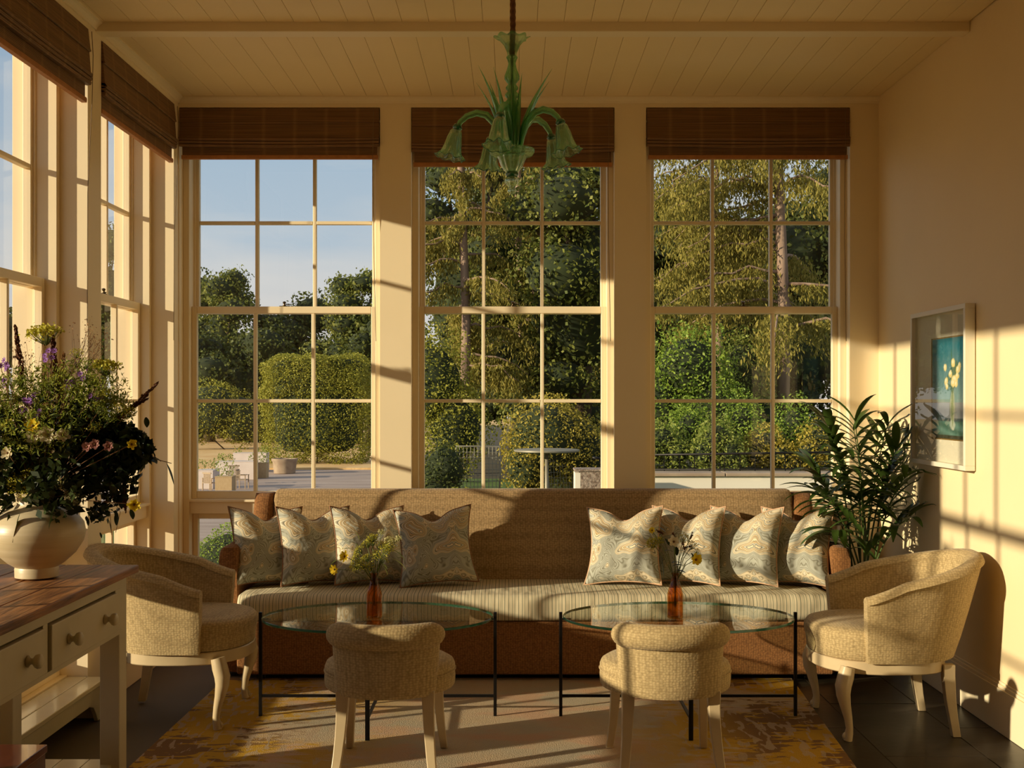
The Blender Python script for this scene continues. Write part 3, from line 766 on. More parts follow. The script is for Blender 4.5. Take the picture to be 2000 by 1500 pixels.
def flower(name, c, d, r, mat, parent, petals=6, cup=.35, layers=1):
    d, a, b = frame_of(d); c = Vector(c); mb = MB()
    for l in range(layers):
        for i in range(petals):
            t = 2 * pi * (i + .5 * l) / petals; u = a * cos(t) + b * sin(t); v = d.cross(u)
            rr = r * (1 - .22 * l) * rng.uniform(.88, 1.1); wd = rr * .95 / petals * 3.2; cp = cup + .3 * l
            p = [c, c + u*rr*.45 + v*wd*.5 + d*rr*cp*.35, c + u*rr*.9 + v*wd*.45 + d*rr*cp*.8, c + u*rr + d*rr*cp*.95, c + u*rr*.9 - v*wd*.45 + d*rr*cp*.8, c + u*rr*.45 - v*wd*.5 + d*rr*cp*.35, c + u*rr*.55 + d*rr*cp*.28]
            mb.add(p, [(0,1,6),(1,2,6),(2,3,6),(3,4,6),(4,5,6),(5,0,6)])
    o = mb.build(name, mat, parent, smooth=True)
    MB().sphere(c + d * r * .08, r * .2, 8, 5).build('flower_centre', m_ctr, o, smooth=True)
    return o
def umbel(name, c, d, r, mat, parent, rays=34, dome=.35, bud=.05, stem=m_stem, drop=.8, per=5):
    d, a, b = frame_of(d); c = Vector(c); st = MB(); hub = c - d * r * drop; P = []
    for i in range(rays):
        q_ = math.sqrt((i + .5) / rays); t = i * 2.39996
        e = c + (a * cos(t) + b * sin(t)) * r * q_ + d * r * dome * (1 - q_ * q_)
        st.tube([hub, hub.lerp(e, .6) + (e - c) * .12, e], r * .012 + .0003, 3, cap=False)
        for k in range(per): P.append(e + Vector(rng.normal(0, 1, 3)) * r * bud * 1.6)
    o = st.build(name, stem, parent)
    P = np.array([tuple(p) for p in P]); V, F = leaf_quads(P, rng.normal(0, 1, (len(P), 3)), r * bud * 2.6, .9)
    fast_mesh('florets', V, F, mat, o, kind='stuff')
    return o
def blade(mb, p0, d0, ln, wd, curl=.5, seg=6, nrm=None, fold=.25, tip=None):
    """a long leaf: two-sided strip with a centre fold"""
    p = Vector(p0); d = Vector(d0).normalized(); up = Vector(nrm) if nrm else Vector((0, 0, 1)); side = d.cross(up)
    if side.length < .05: side = d.orthogonal()
    side.normalize(); vs = []; fs = []
    for i in range(seg + 1):
        f = i / seg; wv = wd * (sin(pi * min(1, (f * .93 + .05))) ** .75) * .5
        n_ = side.cross(d).normalized()
        vs += [p - side * wv + n_ * wv * fold, p, p + side * wv + n_ * wv * fold]
        d = (d + Vector((0, 0, -curl / seg))).normalized(); p = p + d * (ln / seg)
    for i in range(seg):
        a = i * 3; fs += [(a, a+1, a+4, a+3), (a+1, a+2, a+5, a+4)]
    mb.add(vs, fs)
def stems_to(mb, base, tops, r=.0014, bow=.03):
    base = Vector(base)
    for tp in tops:
        tp = Vector(tp); m = base.lerp(tp, .5) + Vector((0, 0, bow)) ; mb.tube([base + Vector(rng.normal(0, .004, 3)), m, tp], r, 5)

# yellow posy in the left bottle (origin at bottle mouth)
def P3(px, py, Y): return ((px - 1000) / 2300 * Y, Y, 1.4 - (py - 778) / 2300 * Y)
def rel(p, o): return (p[0] - o[0], p[1] - o[1], p[2] - o[2])
mo = (-.598, 5.11, .6505)
t = thing('flower_posy', 'loose yellow and green posy standing in the left amber bottle', 'flowers', mo)
sm = MB(); heads = []
for px, py in ((716, 1062), (742, 1065), (700, 1075), (727, 1058), (752, 1075), (735, 1085), (715, 1090), (695, 1092), (748, 1092), (728, 1050), (706, 1104), (760, 1068), (692, 1106), (722, 1108)):
    p = rel(P3(px, py, 5.11 + rng.uniform(-.05, .05)), mo); heads.append(p)
    umbel('umbel', p, (p[0] * 4, p[1] * 4 - .15, .25), .027, m_fen, t, rays=26, bud=.08, dome=.5)
for px, py, r_ in ((745, 1040, .016), (760, 1055, .022), (778, 1052, .016), (769, 1058, .014)):
    p = rel(P3(px, py, 5.09), mo); heads.append(p); umbel('umbel', p, (.1, -.5, .8), r_, m_cream, t, rays=22, bud=.12, dome=.45, label=None) if False else umbel('umbel', p, (.1, -.5, .8), r_, m_cream, t, rays=22, bud=.12, dome=.45)
for px, py, r_, d in ((674, 1087, .026, (-.6, -1, .2)), (654, 1112, .024, (-.5, -1, -.1))):
    p = rel(P3(px, py, 5.05), mo); heads.append(p); flower('flower', p, d, r_, m_yel, t, 7, .5, 2)
stems_to(sm, (0, 0, -.06), heads)
stems_to(sm, (0, 0, -.15), [(.006, 0, 0), (-.005, .004, 0), (0, -.006, 0)], bow=0)
sm.build('stems', m_stem, t, smooth=True)
lf = MB()
for px, py, dx, dz, ln in ((690, 1075, -.8, .8, .06), (680, 1062, -.6, 1, .05), (702, 1055, -.2, 1, .05), (665, 1095, -.8, .3, .05), (756, 1090, .9, .1, .11), (760, 1074, 1, .2, .09), (745, 1105, .6, -.3, .05), (700, 1068, -.5, 1, .06), (712, 1100, -.8, -.1, .05), (740, 1100, .5, .1, .05)):
    blade(lf, rel(P3(px, py, 5.10), mo), (dx, rng.uniform(-.3, .3), dz), ln, .012, 1.4)
lf.build('leaves', m_lfl, t, smooth=True)

mo = (.708, 5.11, .6505)
t = thing('flower_posy', 'dark leafy posy with white and yellow blooms standing in the right amber bottle', 'flowers', mo)
sm = MB(); heads = []
for px, py, r_, m_, k in ((1275, 1062, .030, m_fen, 40), (1288, 1056, .022, m_fen, 30), (1335, 1052, .030, m_cream, 26), (1352, 1065, .024, m_cream, 22), (1362, 1078, .018, m_cream, 18)):
    p = rel(P3(px, py, 5.10 + rng.uniform(-.03, .03)), mo); heads.append(p); umbel('umbel', p, (p[0] * 2, -.5, .8), r_, m_, t, rays=k, bud=.09, dome=.5)
for px, py, r_, m_, d in ((1359, 1093, .028, m_yel, (.3, -1, .1)), (1274, 1036, .016, m_yel, (-.6, -.8, .3)), (1316, 1058, .026, m_white, (0, -1, .3))):
    p = rel(P3(px, py, 5.06), mo); heads.append(p); flower('flower', p, d, r_, m_, t, 6, .35, 2)
for px, py, dx, dz in ((1351, 1045, .35, 1), (1335, 1066, -.2, .7), (1343, 1068, .9, .25), (1318, 1048, -.5, .8), (1290, 1040, -.8, .4)):
    p = rel(P3(px, py, 5.07), mo); heads.append(p); c = Vector(p); d = Vector((dx, 0, dz)).normalized()
    n_ = 90; tt = rng.uniform(-.5, .5, (n_, 1)); PP = np.array(c) + np.array(d) * tt * .035 + rng.normal(0, .0022, (n_, 3))
    V, F = leaf_quads(PP, np.tile(np.array(d), (n_, 1)) + rng.normal(0, .6, (n_, 3)), .006, .7); fast_mesh('flower_spike', V, F, m_plume, t, kind='stuff')
stems_to(sm, (0, 0, -.06), heads, .0015)
stems_to(sm, (0, 0, -.15), [(.006, 0, 0), (-.005, .004, 0), (0, -.006, 0)], bow=0)
sm.build('stems', m_stem, t, smooth=True)
lf = MB()
for px, py, dx, dz, ln, wd in ((1312, 1100, .7, .3, .05, .026), (1335, 1105, -.7, .3, .05, .026), (1318, 1115, .9, .3, .05, .024), (1290, 1085, .2, -1, .10, .028), (1300, 1090, -.5, -.5, .05, .02), (1330, 1075, .9, -.2, .05, .02), (1345, 1076, .7, .5, .04, .018), (1306, 1065, -.3, .9, .04, .02), (1300, 1040, -.5, .7, .04, .02), (1322, 1085, .0, .9, .04, .02), (1314, 1078, -.7, .5, .04, .022), (1350, 1080, .4, -.7, .04, .018)):
    blade(lf, rel(P3(px, py, 5.09), mo), (dx, rng.uniform(-.4, .4), dz), ln, wd, .8)
lf.build('leaves', m_lfg, t, smooth=True)

# ------------------------------------------------------------------ console table, plinth bench, box
con = thing('console_table', 'cream console table with weathered wooden top and turned knobs at left', 'table', (-1.60, 3.50, 0))
ox, oy = 1.60, -3.50
def cbx(nm, mat, par, x0, x1, y0, y1, z0, z1, bevel=.003, **k): return box(nm, mat, par, x0 + ox, x1 + ox, y0 + oy, y1 + oy, z0, z1, bevel=bevel, **k)
y = -1.855
for k, wd in enumerate((.125, .118, .13, .135)):
    cbx('plank', m_plank, con, y + .001, y + wd - .001, 2.28 + rng.uniform(-.004, .004), 4.262 + rng.uniform(-.006, .003), .772, .800 + rng.uniform(-.0015, .001), bevel=.004)
    y += wd
cbx('apron', m_console, con, -1.385, -1.372, 2.36, 4.14, .735, .772, bevel=.001); cbx('apron', m_console, con, -1.385, -1.372, 2.36, 4.14, .575, .590, bevel=.001)
for a, b in ((2.36, 2.86), (3.445, 3.48), (4.075, 4.14)): cbx('apron', m_console, con, -1.385, -1.372, a, b, .590, .735, bevel=.001)
cbx('back_rail', m_console, con, -1.83, -1.81, 2.36, 4.14, .575, .772); cbx('side_rail', m_console, con, -1.76, -1.45, 4.17, 4.195, .575, .772)
cbx('drawer_bay', m_console, con, -1.81, -1.40, 2.40, 4.12, .575, .585)
for a, b in ((2.868, 3.438), (3.488, 4.068)):
    d = cbx('drawer', m_console, con, -1.80, -1.362, a, b, .594, .728, bevel=.003)
    for ky in (a + .13, b - .13):
        prf = [(.016, 0), (.017, .004), (.011, .008), (.0085, .014), (.010, .018), (.018, .024), (.021, .031), (.020, .038), (.013, .043), (.004, .0445)]
        mb = MB(); mb.loft([[(-1.362 + ox + z, ky + oy + r * cos(2*pi*j/24), .661 + r * sin(2*pi*j/24)) for j in range(24)] for r, z in prf]); mb.build('knob', m_console, d, smooth=True)
for x in (-1.825, -1.45):
    for yy in (2.36, 4.14): cbx('leg', m_console, con, x, x + .07, yy, yy + .078, .0065 if (yy > 4 and x > -1.5) else 0, .772, bevel=.004)
for k in range(4): cbx('shelf_board', m_bench, con, -1.80 + k * .098, -1.704 + k * .098, 2.40, 4.205, .095, .112, bevel=.002)
# low plinth bench in the window
be = thing('plinth_bench', 'low cream plank bench with bracket feet under the side window', 'bench', (-1.90, 4.72, 0))
for a, b in ((-.055, .03), (.033, .118)): box('plank', m_bench, be, a, b, -.45, .46, .155, .176, bevel=.004)
mb = MB()
pr = [(-.44, 0), (-.37, 0), (-.355, .03), (-.32, .07), (-.27, .085), (.29, .085), (.34, .07), (.375, .03), (.39, 0), (.45, 0), (.45, .155), (-.44, .155)]
mb.loft([[(x, yy, z) for yy, z in pr] for x in (.085, .103)]); mb.build('apron', m_bench, be, bevel=.002)
for yy in (-.44, .43): box('end_board', m_bench, be, -.05, .085, yy, yy + .02, 0, .155, bevel=.002)
bxx = thing('wooden_box', 'glossy dark red wooden box on the low shelf of the console table', 'box', (-1.68, 3.80, .1135))
box('body', m_redbox, bxx, -.12, .12, -.25, .14, 0, .10, bevel=.003); box('lid', m_redbox, bxx, -.125, .125, -.255, .145, .101, .128, bevel=.004)

# ------------------------------------------------------------------ ceramic vase and the big arrangement
m_cer = M('cream_stoneware', (.66, .55, .36), .38, (.56, .45, .27), 3, stretch=(1, 1, 14), bump=.0006, bscale=7, detail=6)
vase = thing('ceramic_vase', 'round cream stoneware vase on the console table', 'vase', (-1.59, 3.94, .802))
vp = [(.060, 0), (.069, .003), (.070, .030), (.068, .036), (.090, .050), (.125, .082), (.148, .118), (.156, .150), (.150, .182), (.130, .208), (.100, .226), (.075, .235), (.067, .245), (.066, .270), (.072, .282), (.066, .285), (.058, .27), (.058, .245), (.10, .21), (.14, .15), (.10, .07), (.04, .05)]
MB().lathe(vp, 56).build('body', m_cer, vase, smooth=True, auto=60)
AO = (-1.59, 3.94, 1.05)
ar = thing('flower_arrangement', 'big wild bouquet of green umbels, purple asters and trailing dark leaves in the round vase', 'flowers', AO)
def A(px, py, dy=0): return rel(P3(px, py, 3.94 + dy), AO)
tops = []; sm = MB()
# foliage mass
def cloud(name, cpts, n, size, mat, asp=.5, up=.3):
    P = []; D = []
    for (px, py, r_, dy) in cpts:
        c = np.array(A(px, py, dy)); q_ = rng.normal(0, 1, (n, 3)); q_ = unit(q_) * rng.uniform(.25, 1, (n, 1)) ** .6 * r_
        P.append(c + q_); D.append(q_ + np.array([0, 0, up * r_]) + c * .3)
    P = np.vstack(P); D = np.vstack(D); V, F = leaf_quads(P, D, size, asp); return fast_mesh(name, V, F, mat, ar, kind='stuff')
dark = [(60, 930, .12, 0), (130, 900, .13, .0), (190, 880, .12, .05), (110, 960, .10, -.08), (215, 930, .10, .02), (20, 900, .12, 0), (160, 840, .12, 0), (60, 860, .12, .0), (-20, 850, .13, 0), (235, 870, .08, 0), (265, 880, .06, 0), (100, 880, .14, .03), (210, 850, .09, .03), (0, 950, .12, 0)]
cloud('dark_leaves', dark, 230, .042, m_lfg, .55)
cloud('small_leaves', [(250, 890, .05, 0), (265, 870, .04, 0), (210, 990, .05, 0), (225, 960, .05, 0), (190, 1000, .04, 0), (240, 930, .05, 0)], 60, .022, m_lfg, .8, -.5)
cloud('fern_leaves', [(100, 790, .11, 0), (40, 800, .11, 0), (170, 800, .10, 0), (200, 760, .09, 0), (150, 740, .08, 0), (70, 750, .08, 0), (20, 760, .08, -.05), (-40, 790, .12, 0), (110, 840, .1, -.08), (50, 840, .09, -.1), (225, 800, .07, 0), (120, 760, .1, -.06), (180, 770, .08, -.05)], 480, .019, m_lfl, .22)
cloud('stem_leaves', [(130, 790, .12, 0), (60, 800, .12, 0), (180, 820, .10, 0), (-30, 820, .12, 0)], 130, .035, m_lfg, .3)
# umbels
for px, py, r_, m_, d in ((87, 650, .056, m_fen, (0, -.3, 1)), (208, 715, .045, m_fen, (.2, -.25, 1)), (30, 945, .035, m_fen, (-.2, -1, .1)), (60, 930, .03, m_fen, (0, -1, .2)), (120, 940, .028, m_cream, (.1, -1, .2)),
        (140, 968, .026, m_cream, (.2, -1, 0)), (55, 960, .035, m_fen, (0, -1, -.1)), (45, 862, .02, m_fen, (0, -1, .3)), (12, 905, .03, m_cream, (-.3, -1, .3)), (142, 985, .024, m_cream, (.2, -1, -.2)), (15, 860, .02, m_fen, (0, -1, .2))):
    p = A(px, py, -.06 if py > 800 else 0); tops.append(p); umbel('umbel', p, d, r_, m_, ar, rays=44 if r_ > .035 else 26, bud=.075, dome=.3, per=8)
for px, py in ((110, 738), (130, 760), (95, 755), (75, 770), (180, 745), (205, 770), (220, 780), (195, 800), (160, 810), (140, 830), (120, 810), (60, 810), (30, 780), (10, 800), (15, 830), (45, 825), (80, 800), (185, 835), (215, 815), (165, 780), (150, 690), (170, 710), (235, 800), (255, 805), (100, 870), (75, 880), (-20, 780)):
    p = A(px, py, rng.uniform(-.1, .03)); tops.append(p); umbel('umbel', p, (p[0] + rng.normal(0, .1), -.3, .6), rng.uniform(.020, .03), (m_fen, m_lfl)[int(rng.integers(2))], ar, rays=18, bud=.075, dome=.5)
for px, py, r_, m_, pet, d in ((64, 832, .026, m_yel, 7, (0, -1, .3)), (68, 850, .028, m_white, 6, (0, -1, -.1)), (93, 850, .030, m_white, 6, (.2, -1, 0)), (122, 850, .024, m_white, 6, (.5, -1, .1)), (257, 868, .018, m_yel, 6, (.5, -1, .2)), (262, 985, .022, m_yel, 7, (.3, -1, -.2)), (15, 885, .022, m_white, 6, (-.2, -1, .2)),
        (185, 868, .018, m_pink, 6, (.2, -1, .2)), (212, 872, .018, m_pink, 6, (.2, -1, .1)), (170, 873, .018, m_pink, 6, (0, -1, .3))):
    p = A(px, py, -.11); tops.append(p); flower('flower', p, d, r_, m_, ar, pet, .45, 2)
for cx, cy, n_ in ((92, 695, 5), (5, 710, 6), (55, 785, 6), (48, 800, 5), (155, 730, 3), (140, 755, 4), (200, 775, 3), (70, 810, 4), (2, 745, 3), (130, 745, 3)):
    for k in range(n_):
        p = A(cx + rng.normal(0, 7), cy + rng.normal(0, 6), -.06 + rng.uniform(-.03, .03)); tops.append(p); flower('flower', p, (rng.normal(0, .4), -1, .4), .011, m_purp, ar, 9, .25)
# plumes
def plume(pts, r_, n_, mat, nm='plume'):
    pts = [Vector(A(*p)) for p in pts]; P = []; D = []
    for k in range(n_):
        f = rng.uniform(0, 1); i = min(int(f * (len(pts) - 1)), len(pts) - 2); g = f * (len(pts) - 1) - i
        c = pts[i].lerp(pts[i + 1], g); w_ = r_ * (1.0 - .8 * f) * (.5 + .5 * min(1, f * 6)); o = Vector(rng.normal(0, .5, 3)) * w_
        P.append(tuple(c + o)); D.append(tuple((pts[i + 1] - pts[i]).normalized() + o * 12))
    V, F = leaf_quads(np.array(P), np.array(D), .014, .5, jitter=.15); fast_mesh(nm, V, F, mat, ar, kind='stuff'); tops.append(tuple(pts[0])); sm.tube(pts, .0012, 4)
plume([(45, 760), (38, 700), (30, 636)], .016, 420, m_plume)
plume([(110, 740), (105, 690), (104, 655)], .014, 300, m_plume)
plume([(235, 815), (265, 790), (308, 748)], .013, 380, m_plume)
plume([(215, 830), (248, 800), (290, 778)], .008, 160, m_plume)
plume([(115, 800), (118, 740), (125, 690)], .018, 300, m_seed)
plume([(205, 880), (212, 920), (220, 970)], .016, 260, m_pink)
plume([(238, 900), (242, 950), (246, 1000)], .012, 200, m_plume)
plume([(130, 960), (134, 1000), (137, 1022)], .010, 120, m_pink)
# airy seed sprays
for cx, cy, dx, dy in ((150, 720, 30, -75), (165, 720, 25, -40), (130, 740, 50, -70), (20, 760, 30, -50), (60, 760, 0, -70), (170, 730, 15, -60)):
    for k in range(9):
        x, y_ = cx + dx + rng.normal(0, 16), cy + dy + rng.normal(0, 16); a, b, c = A(cx, cy), A((cx + x) / 2 + rng.normal(0, 3), (cy + y_) / 2 + rng.normal(0, 3)), A(x, y_)
        sm.tube([a, b, c], .0006, 3); n_ = 7; P = np.array(c) + rng.normal(0, .009, (n_, 3)); V, F = leaf_quads(P, rng.normal(0, 1, (n_, 3)), .005, .9)
        fast_mesh('seed_spray', V, F, m_seed, ar, kind='stuff')
# large leaves, each on its own
for (px, py, dx, dz, ln, wd, dy, cu) in ((325, 905, .35, -.85, .075, .022, 0, .3), (272, 905, .2, .2, .07, .06, 0, 1.5), (262, 925, .1, -1, .09, .018, 0, .4), (290, 893, .8, .0, .03, .022, 0, .3), (300, 893, 1, -.4, .03, .012, 0, .3),
        (17, 1005, .1, -1, .11, .020, -.12, .2), (40, 1000, -.25, -1, .10, .020, -.14, .2), (112, 975, -.3, -1, .10, .022, -.13, .2), (30, 980, -.9, -.5, .08, .03, -.1, .6), (285, 815, .1, -.6, .035, .02, 0, .2), (270, 850, .2, .1, .03, .03, 0, .6), (285, 872, 0, -.9, .025, .012, 0, .2),
        (0, 985, -1, -.1, .10, .045, -.12, .8), (105, 905, -.1, -1, .04, .014, -.14, .2), (228, 1000, .0, -1, .045, .016, 0, .2), (212, 1015, .2, -1, .04, .016, 0, .2), (255, 995, .3, -.8, .035, .02, 0, .2), (193, 985, -.2, -1, .05, .02, 0, .2), (238, 965, 0, -1, .05, .022, 0, .2), (195, 1040, .4, -1, .02, .01, 0, .2), (170, 1010, .2, -1, .03, .012, 0, .2)):
    mb = MB(); blade(mb, A(px, py, dy), (dx, rng.uniform(-.25, .1), dz), ln, wd, cu, 8); mb.build('leaf', m_lfg, ar, smooth=True)
sm.tube([A(200, 880), A(250, 870), A(290, 893), A(335, 905)], .0013, 5); sm.tube([A(200, 960), A(215, 1000), A(218, 1045)], .0009, 4); sm.tube([A(210, 960), A(235, 1000), A(226, 1040)], .0009, 4)
for tp in tops:
    if rng.uniform() < .8: stems_to(sm, (rng.normal(0, .02), rng.normal(0, .02), -.02), [tp], .0013, .02)
sm.build('stems', m_stemb, ar, smooth=True)
MB().tube([(0, 0, -.17), (0, 0, .0)], [.03, .05], 14).build('stem_bundle', m_lfg, ar, smooth=True)

# ------------------------------------------------------------------ framed picture on the right wall
pic = thing('framed_picture', 'white framed painting of yellow flowers in a glass vase on the right wall', 'picture', (2.0545, 5.57, 1.45))
m_frame = M('frame_white', (.80, .73, .58), .35); m_mat = M('mount_card', (.80, .74, .60), .8)
F0, F1, ZB, ZT = -.357, .360, -.372, .372
for a, b, c, d in ((F0, F1, ZT - .022, ZT), (F0, F1, ZB, ZB + .022), (F0, F0 + .022, ZB + .022, ZT - .022), (F1 - .022, F1, ZB + .022, ZT - .022)):
    box('frame_side', m_frame, pic, -.049, -.004, a, b, c, d, bevel=.0015)
box('backing', m_frame, pic, -.008, -.001, F0 + .02, F1 - .02, ZB + .02, ZT - .02)
A0, A1, B0, B1 = -.305, .145, -.245, .238
for a, b, c, d in ((F0 + .022, A0, ZB + .022, ZT - .022), (A1, F1 - .022, ZB + .022, ZT - .022), (A0, A1, B1, ZT - .022), (A0, A1, ZB + .022, B0)):
    box('mount', m_mat, pic, -.020, -.017, a, b, c, d)
box('gilt_slip', M('gilt', (.40, .24, .06), .4, metal=.5), pic, -.017, -.014, A0 - .002, A1 + .002, B0 - .002, B1 + .002)
# the painting: a flat board whose paint is brushed on vertex by vertex
def painting():
    nx, nz_ = 90, 96; me = bpy.data.meshes.new('painting'); u = np.linspace(0, 1, nx); v = np.linspace(0, 1, nz_)
    U, W_ = np.meshgrid(u, v); yy = A1 - .010 - U * (A1 - A0 - .018); zz = B0 + .006 + W_ * (B1 - B0 - .012)
    V = np.stack([np.full(U.shape, -.0178), yy, zz], -1).reshape(-1, 3)
    idx = np.arange(nx * nz_).reshape(nz_, nx); F = np.stack([idx[:-1, :-1], idx[1:, :-1], idx[1:, 1:], idx[:-1, 1:]], -1).reshape(-1, 4)
    o = fast_mesh('painting', V, F, m_paint, pic); me = o.data
    # u runs from far (left in the picture) ... flip so that 0 is the far edge
    s_ = rng.normal(0, 1, U.shape); k = np.ones((5, 5)) / 25
    sm_ = sum(np.roll(np.roll(s_, i, 0), j, 1) for i in range(-3, 4) for j in range(-2, 3)) / 18
    top = np.array([.02, .17, .24]); mid = np.array([.20, .34, .36]); low = np.array([.30, .32, .36]); tab = np.array([.10, .20, .17])
    c = np.zeros(U.shape + (3,)); f = np.clip((W_ - .38) / .5, 0, 1)[..., None]; c[:] = mid * (1 - f) + top * f
    g = (W_ < .36)[..., None]; c = np.where(g, low + .0 * c, c)
    hill = (W_ < .20 + .10 * np.exp(-((U - .05) / .25) ** 2))[..., None]; c = np.where(hill, np.array([.06, .09, .10]), c)
    g = (W_ < .17)[..., None]; c = np.where(g, tab + .12 * np.array([.5, .9, .9]) * np.sin(U * 9 + W_ * 60)[..., None] * .5, c)
    c = np.where((W_ < .04)[..., None], np.array([.05, .05, .03]), c)
    c += sm_[..., None] * .035
    def blob(cx, cy, rx, ry, colr, a=1):
        nonlocal c
        d = ((U - cx) / rx) ** 2 + ((W_ - cy) / ry) ** 2 + sm_ * .5; m_ = np.clip((1.1 - d) * 4, 0, 1)[..., None] * a; c = c * (1 - m_) + np.array(colr) * m_
    blob(.60, .30, .07, .19, (.42, .46, .32), .75); blob(.60, .14, .09, .05, (.50, .55, .48), .8); blob(.60, .30, .03, .17, (.20, .28, .10), .7)
    blob(.60, .60, .10, .14, (.05, .13, .05), .8); blob(.57, .80, .015, .09, (.08, .18, .08), .8); blob(.72, .68, .05, .10, (.06, .14, .05), .8); blob(.47, .55, .03, .08, (.06, .14, .06), .7)
    for q_ in ((.39, .71, .045, .035), (.62, .75, .05, .045), (.42, .57, .05, .045), (.44, .52, .04, .03), (.66, .58, .09, .05), (.62, .55, .07, .04), (.76, .68, .06, .04), (.54, .64, .05, .035), (.74, .62, .05, .03), (.80, .72, .04, .03), (.70, .54, .05, .03)):
        blob(*q_, (.85, .70, .30)); blob(q_[0] - .01, q_[1] + .01, q_[2] * .5, q_[3] * .5, (.92, .86, .62))
    c = np.clip(c, 0, 1); at = me.color_attributes.new('paint', 'FLOAT_COLOR', 'POINT')
    at.data.foreach_set('color', np.concatenate([c, np.ones(U.shape + (1,))], -1).astype(np.float32).ravel())
m_paint, nt_, out_ = base('painting'); p_ = N(nt_, 'ShaderNodeBsdfPrincipled', i_Roughness=.5); a_ = N(nt_, 'ShaderNodeVertexColor', layer_name='paint'); L(nt_, a_.outputs[0], p_.inputs['Base Color']); L(nt_, p_.outputs[0], out_.inputs[0])
painting()
box('glazing', clearglass('picture_glass', (.96, .96, .94), 1.5, wave=.0004, wscale=5), pic, -.040, -.038, F0 + .022, F1 - .022, ZB + .022, ZT - .022)

# ------------------------------------------------------------------ chandelier
def cg(nm, tint, body, k):
    m, nt, out = base(nm)
    g = N(nt, 'ShaderNodeBsdfGlass'); g.inputs['Color'].default_value = col4(tint); g.inputs['IOR'].default_value = 1.32; g.inputs['Roughness'].default_value = .04
    lw_ = N(nt, 'ShaderNodeLayerWeight', i_Blend=.35); rmp = N(nt, 'ShaderNodeValToRGB'); rmp.color_ramp.elements[0].color = col4(tint); rmp.color_ramp.elements[1].color = col4(body); rmp.color_ramp.elements[0].position = .1
    L(nt, lw_.outputs['Facing'], rmp.inputs[0])
    t = N(nt, 'ShaderNodeBsdfTransparent'); L(nt, rmp.outputs[0], t.inputs[0])
    d = N(nt, 'ShaderNodeBsdfTranslucent'); d.inputs[0].default_value = (.45, .75, .45, 1)
    d2 = N(nt, 'ShaderNodeBsdfDiffuse'); d2.inputs[0].default_value = (.35, .62, .36, 1)
    x0 = N(nt, 'ShaderNodeMixShader'); x0.inputs[0].default_value = .5; L(nt, d.outputs[0], x0.inputs[1]); L(nt, d2.outputs[0], x0.inputs[2])
    x = N(nt, 'ShaderNodeMixShader'); x.inputs[0].default_value = .55; L(nt, g.outputs[0], x.inputs[1]); L(nt, t.outputs[0], x.inputs[2])
    y = N(nt, 'ShaderNodeMixShader'); y.inputs[0].default_value = k; L(nt, x.outputs[0], y.inputs[1]); L(nt, x0.outputs[0], y.inputs[2]); L(nt, y.outputs[0], out.inputs[0]); return m
m_green = cg('green_blown_glass', (.90, .98, .86), (.55, .86, .58), .14); m_green2 = cg('deep_green_glass', (.62, .90, .64), (.16, .55, .26), .22)
m_greend = M('green_glass_collar', (.02, .16, .07), .12, spec=.8, coat=.5)
m_rope = M('brown_cord_sleeve', (.12, .05, .02), .9, (.20, .09, .04), 60, bump=.003, bscale=90)
ch = thing('chandelier', 'green blown glass chandelier with bell flower shades hanging on a brown cord', 'chandelier', (0, 4.8, 0))
pts = [(.004 * sin(z * 9), .003 * cos(z * 8), z) for z in np.linspace(2.80, 3.086, 22)]
MB().tube(pts, [.0105 + .0022 * (i % 2) for i in range(22)], 10).build('hanging_cord', m_rope, ch, smooth=True)
MB().tube([(0, 0, 2.40), (0, 0, 2.80)], .006, 10).build('inner_rod', m_rope, ch, smooth=True)
def ribbed(nm, prof, n=72, fl=12, am=.05, mat=m_green, ruf=None, par=ch, cap=False):
    rings = []
    for k, (r_, z) in enumerate(prof):
        q_ = ruf[k] if ruf else 0
        rings.append([(r_ * (1 + am * cos(fl * 2*pi*j/n)) * cos(2*pi*j/n) + q_ * cos(8 * 2*pi*j/n) * cos(2*pi*j/n), r_ * (1 + am * cos(fl * 2*pi*j/n)) * sin(2*pi*j/n) + q_ * cos(8 * 2*pi*j/n) * sin(2*pi*j/n), z + q_ * .8 * sin(8 * 2*pi*j/n + 1)) for j in range(n)])
    return MB().loft(rings, cap).build(nm, mat, par, smooth=True)
ribbed('top_cup', [(.016, 2.79), (.020, 2.81), (.032, 2.838), (.052, 2.862), (.068, 2.870), (.0665, 2.873), (.050, 2.866), (.029, 2.842), (.017, 2.812)], am=.03, ruf=[0, 0, 0, .002, .006, .006, .002, 0, 0])
ribbed('stem', [(.020, 2.795), (.022, 2.788), (.018, 2.780), (.014, 2.765), (.018, 2.745), (.029, 2.715), (.029, 2.700), (.018, 2.684), (.015, 2.680), (.024, 2.668), (.024, 2.660), (.016, 2.652), (.026, 2.640), (.027, 2.630), (.017, 2.620), (.028, 2.606), (.028, 2.596), (.018, 2.584), (.026, 2.56), (.030, 2.50), (.032, 2.44), (.034, 2.41)], am=.06, mat=m_green2)
ribbed('bowl', [(.03, 2.385), (.06, 2.384), (.082, 2.390), (.090, 2.402), (.0905, 2.415), (.088, 2.416), (.087, 2.404), (.07, 2.395), (.055, 2.392)], am=.02, fl=24)
ribbed('bowl', [(.058, 2.384), (.052, 2.372), (.042, 2.345), (.028, 2.325), (.022, 2.318), (.02, 2.325), (.038, 2.350), (.050, 2.380)], am=.06)
ribbed('collar', [(.0215, 2.322), (.026, 2.318), (.027, 2.310), (.022, 2.304)], am=0, mat=m_greend)
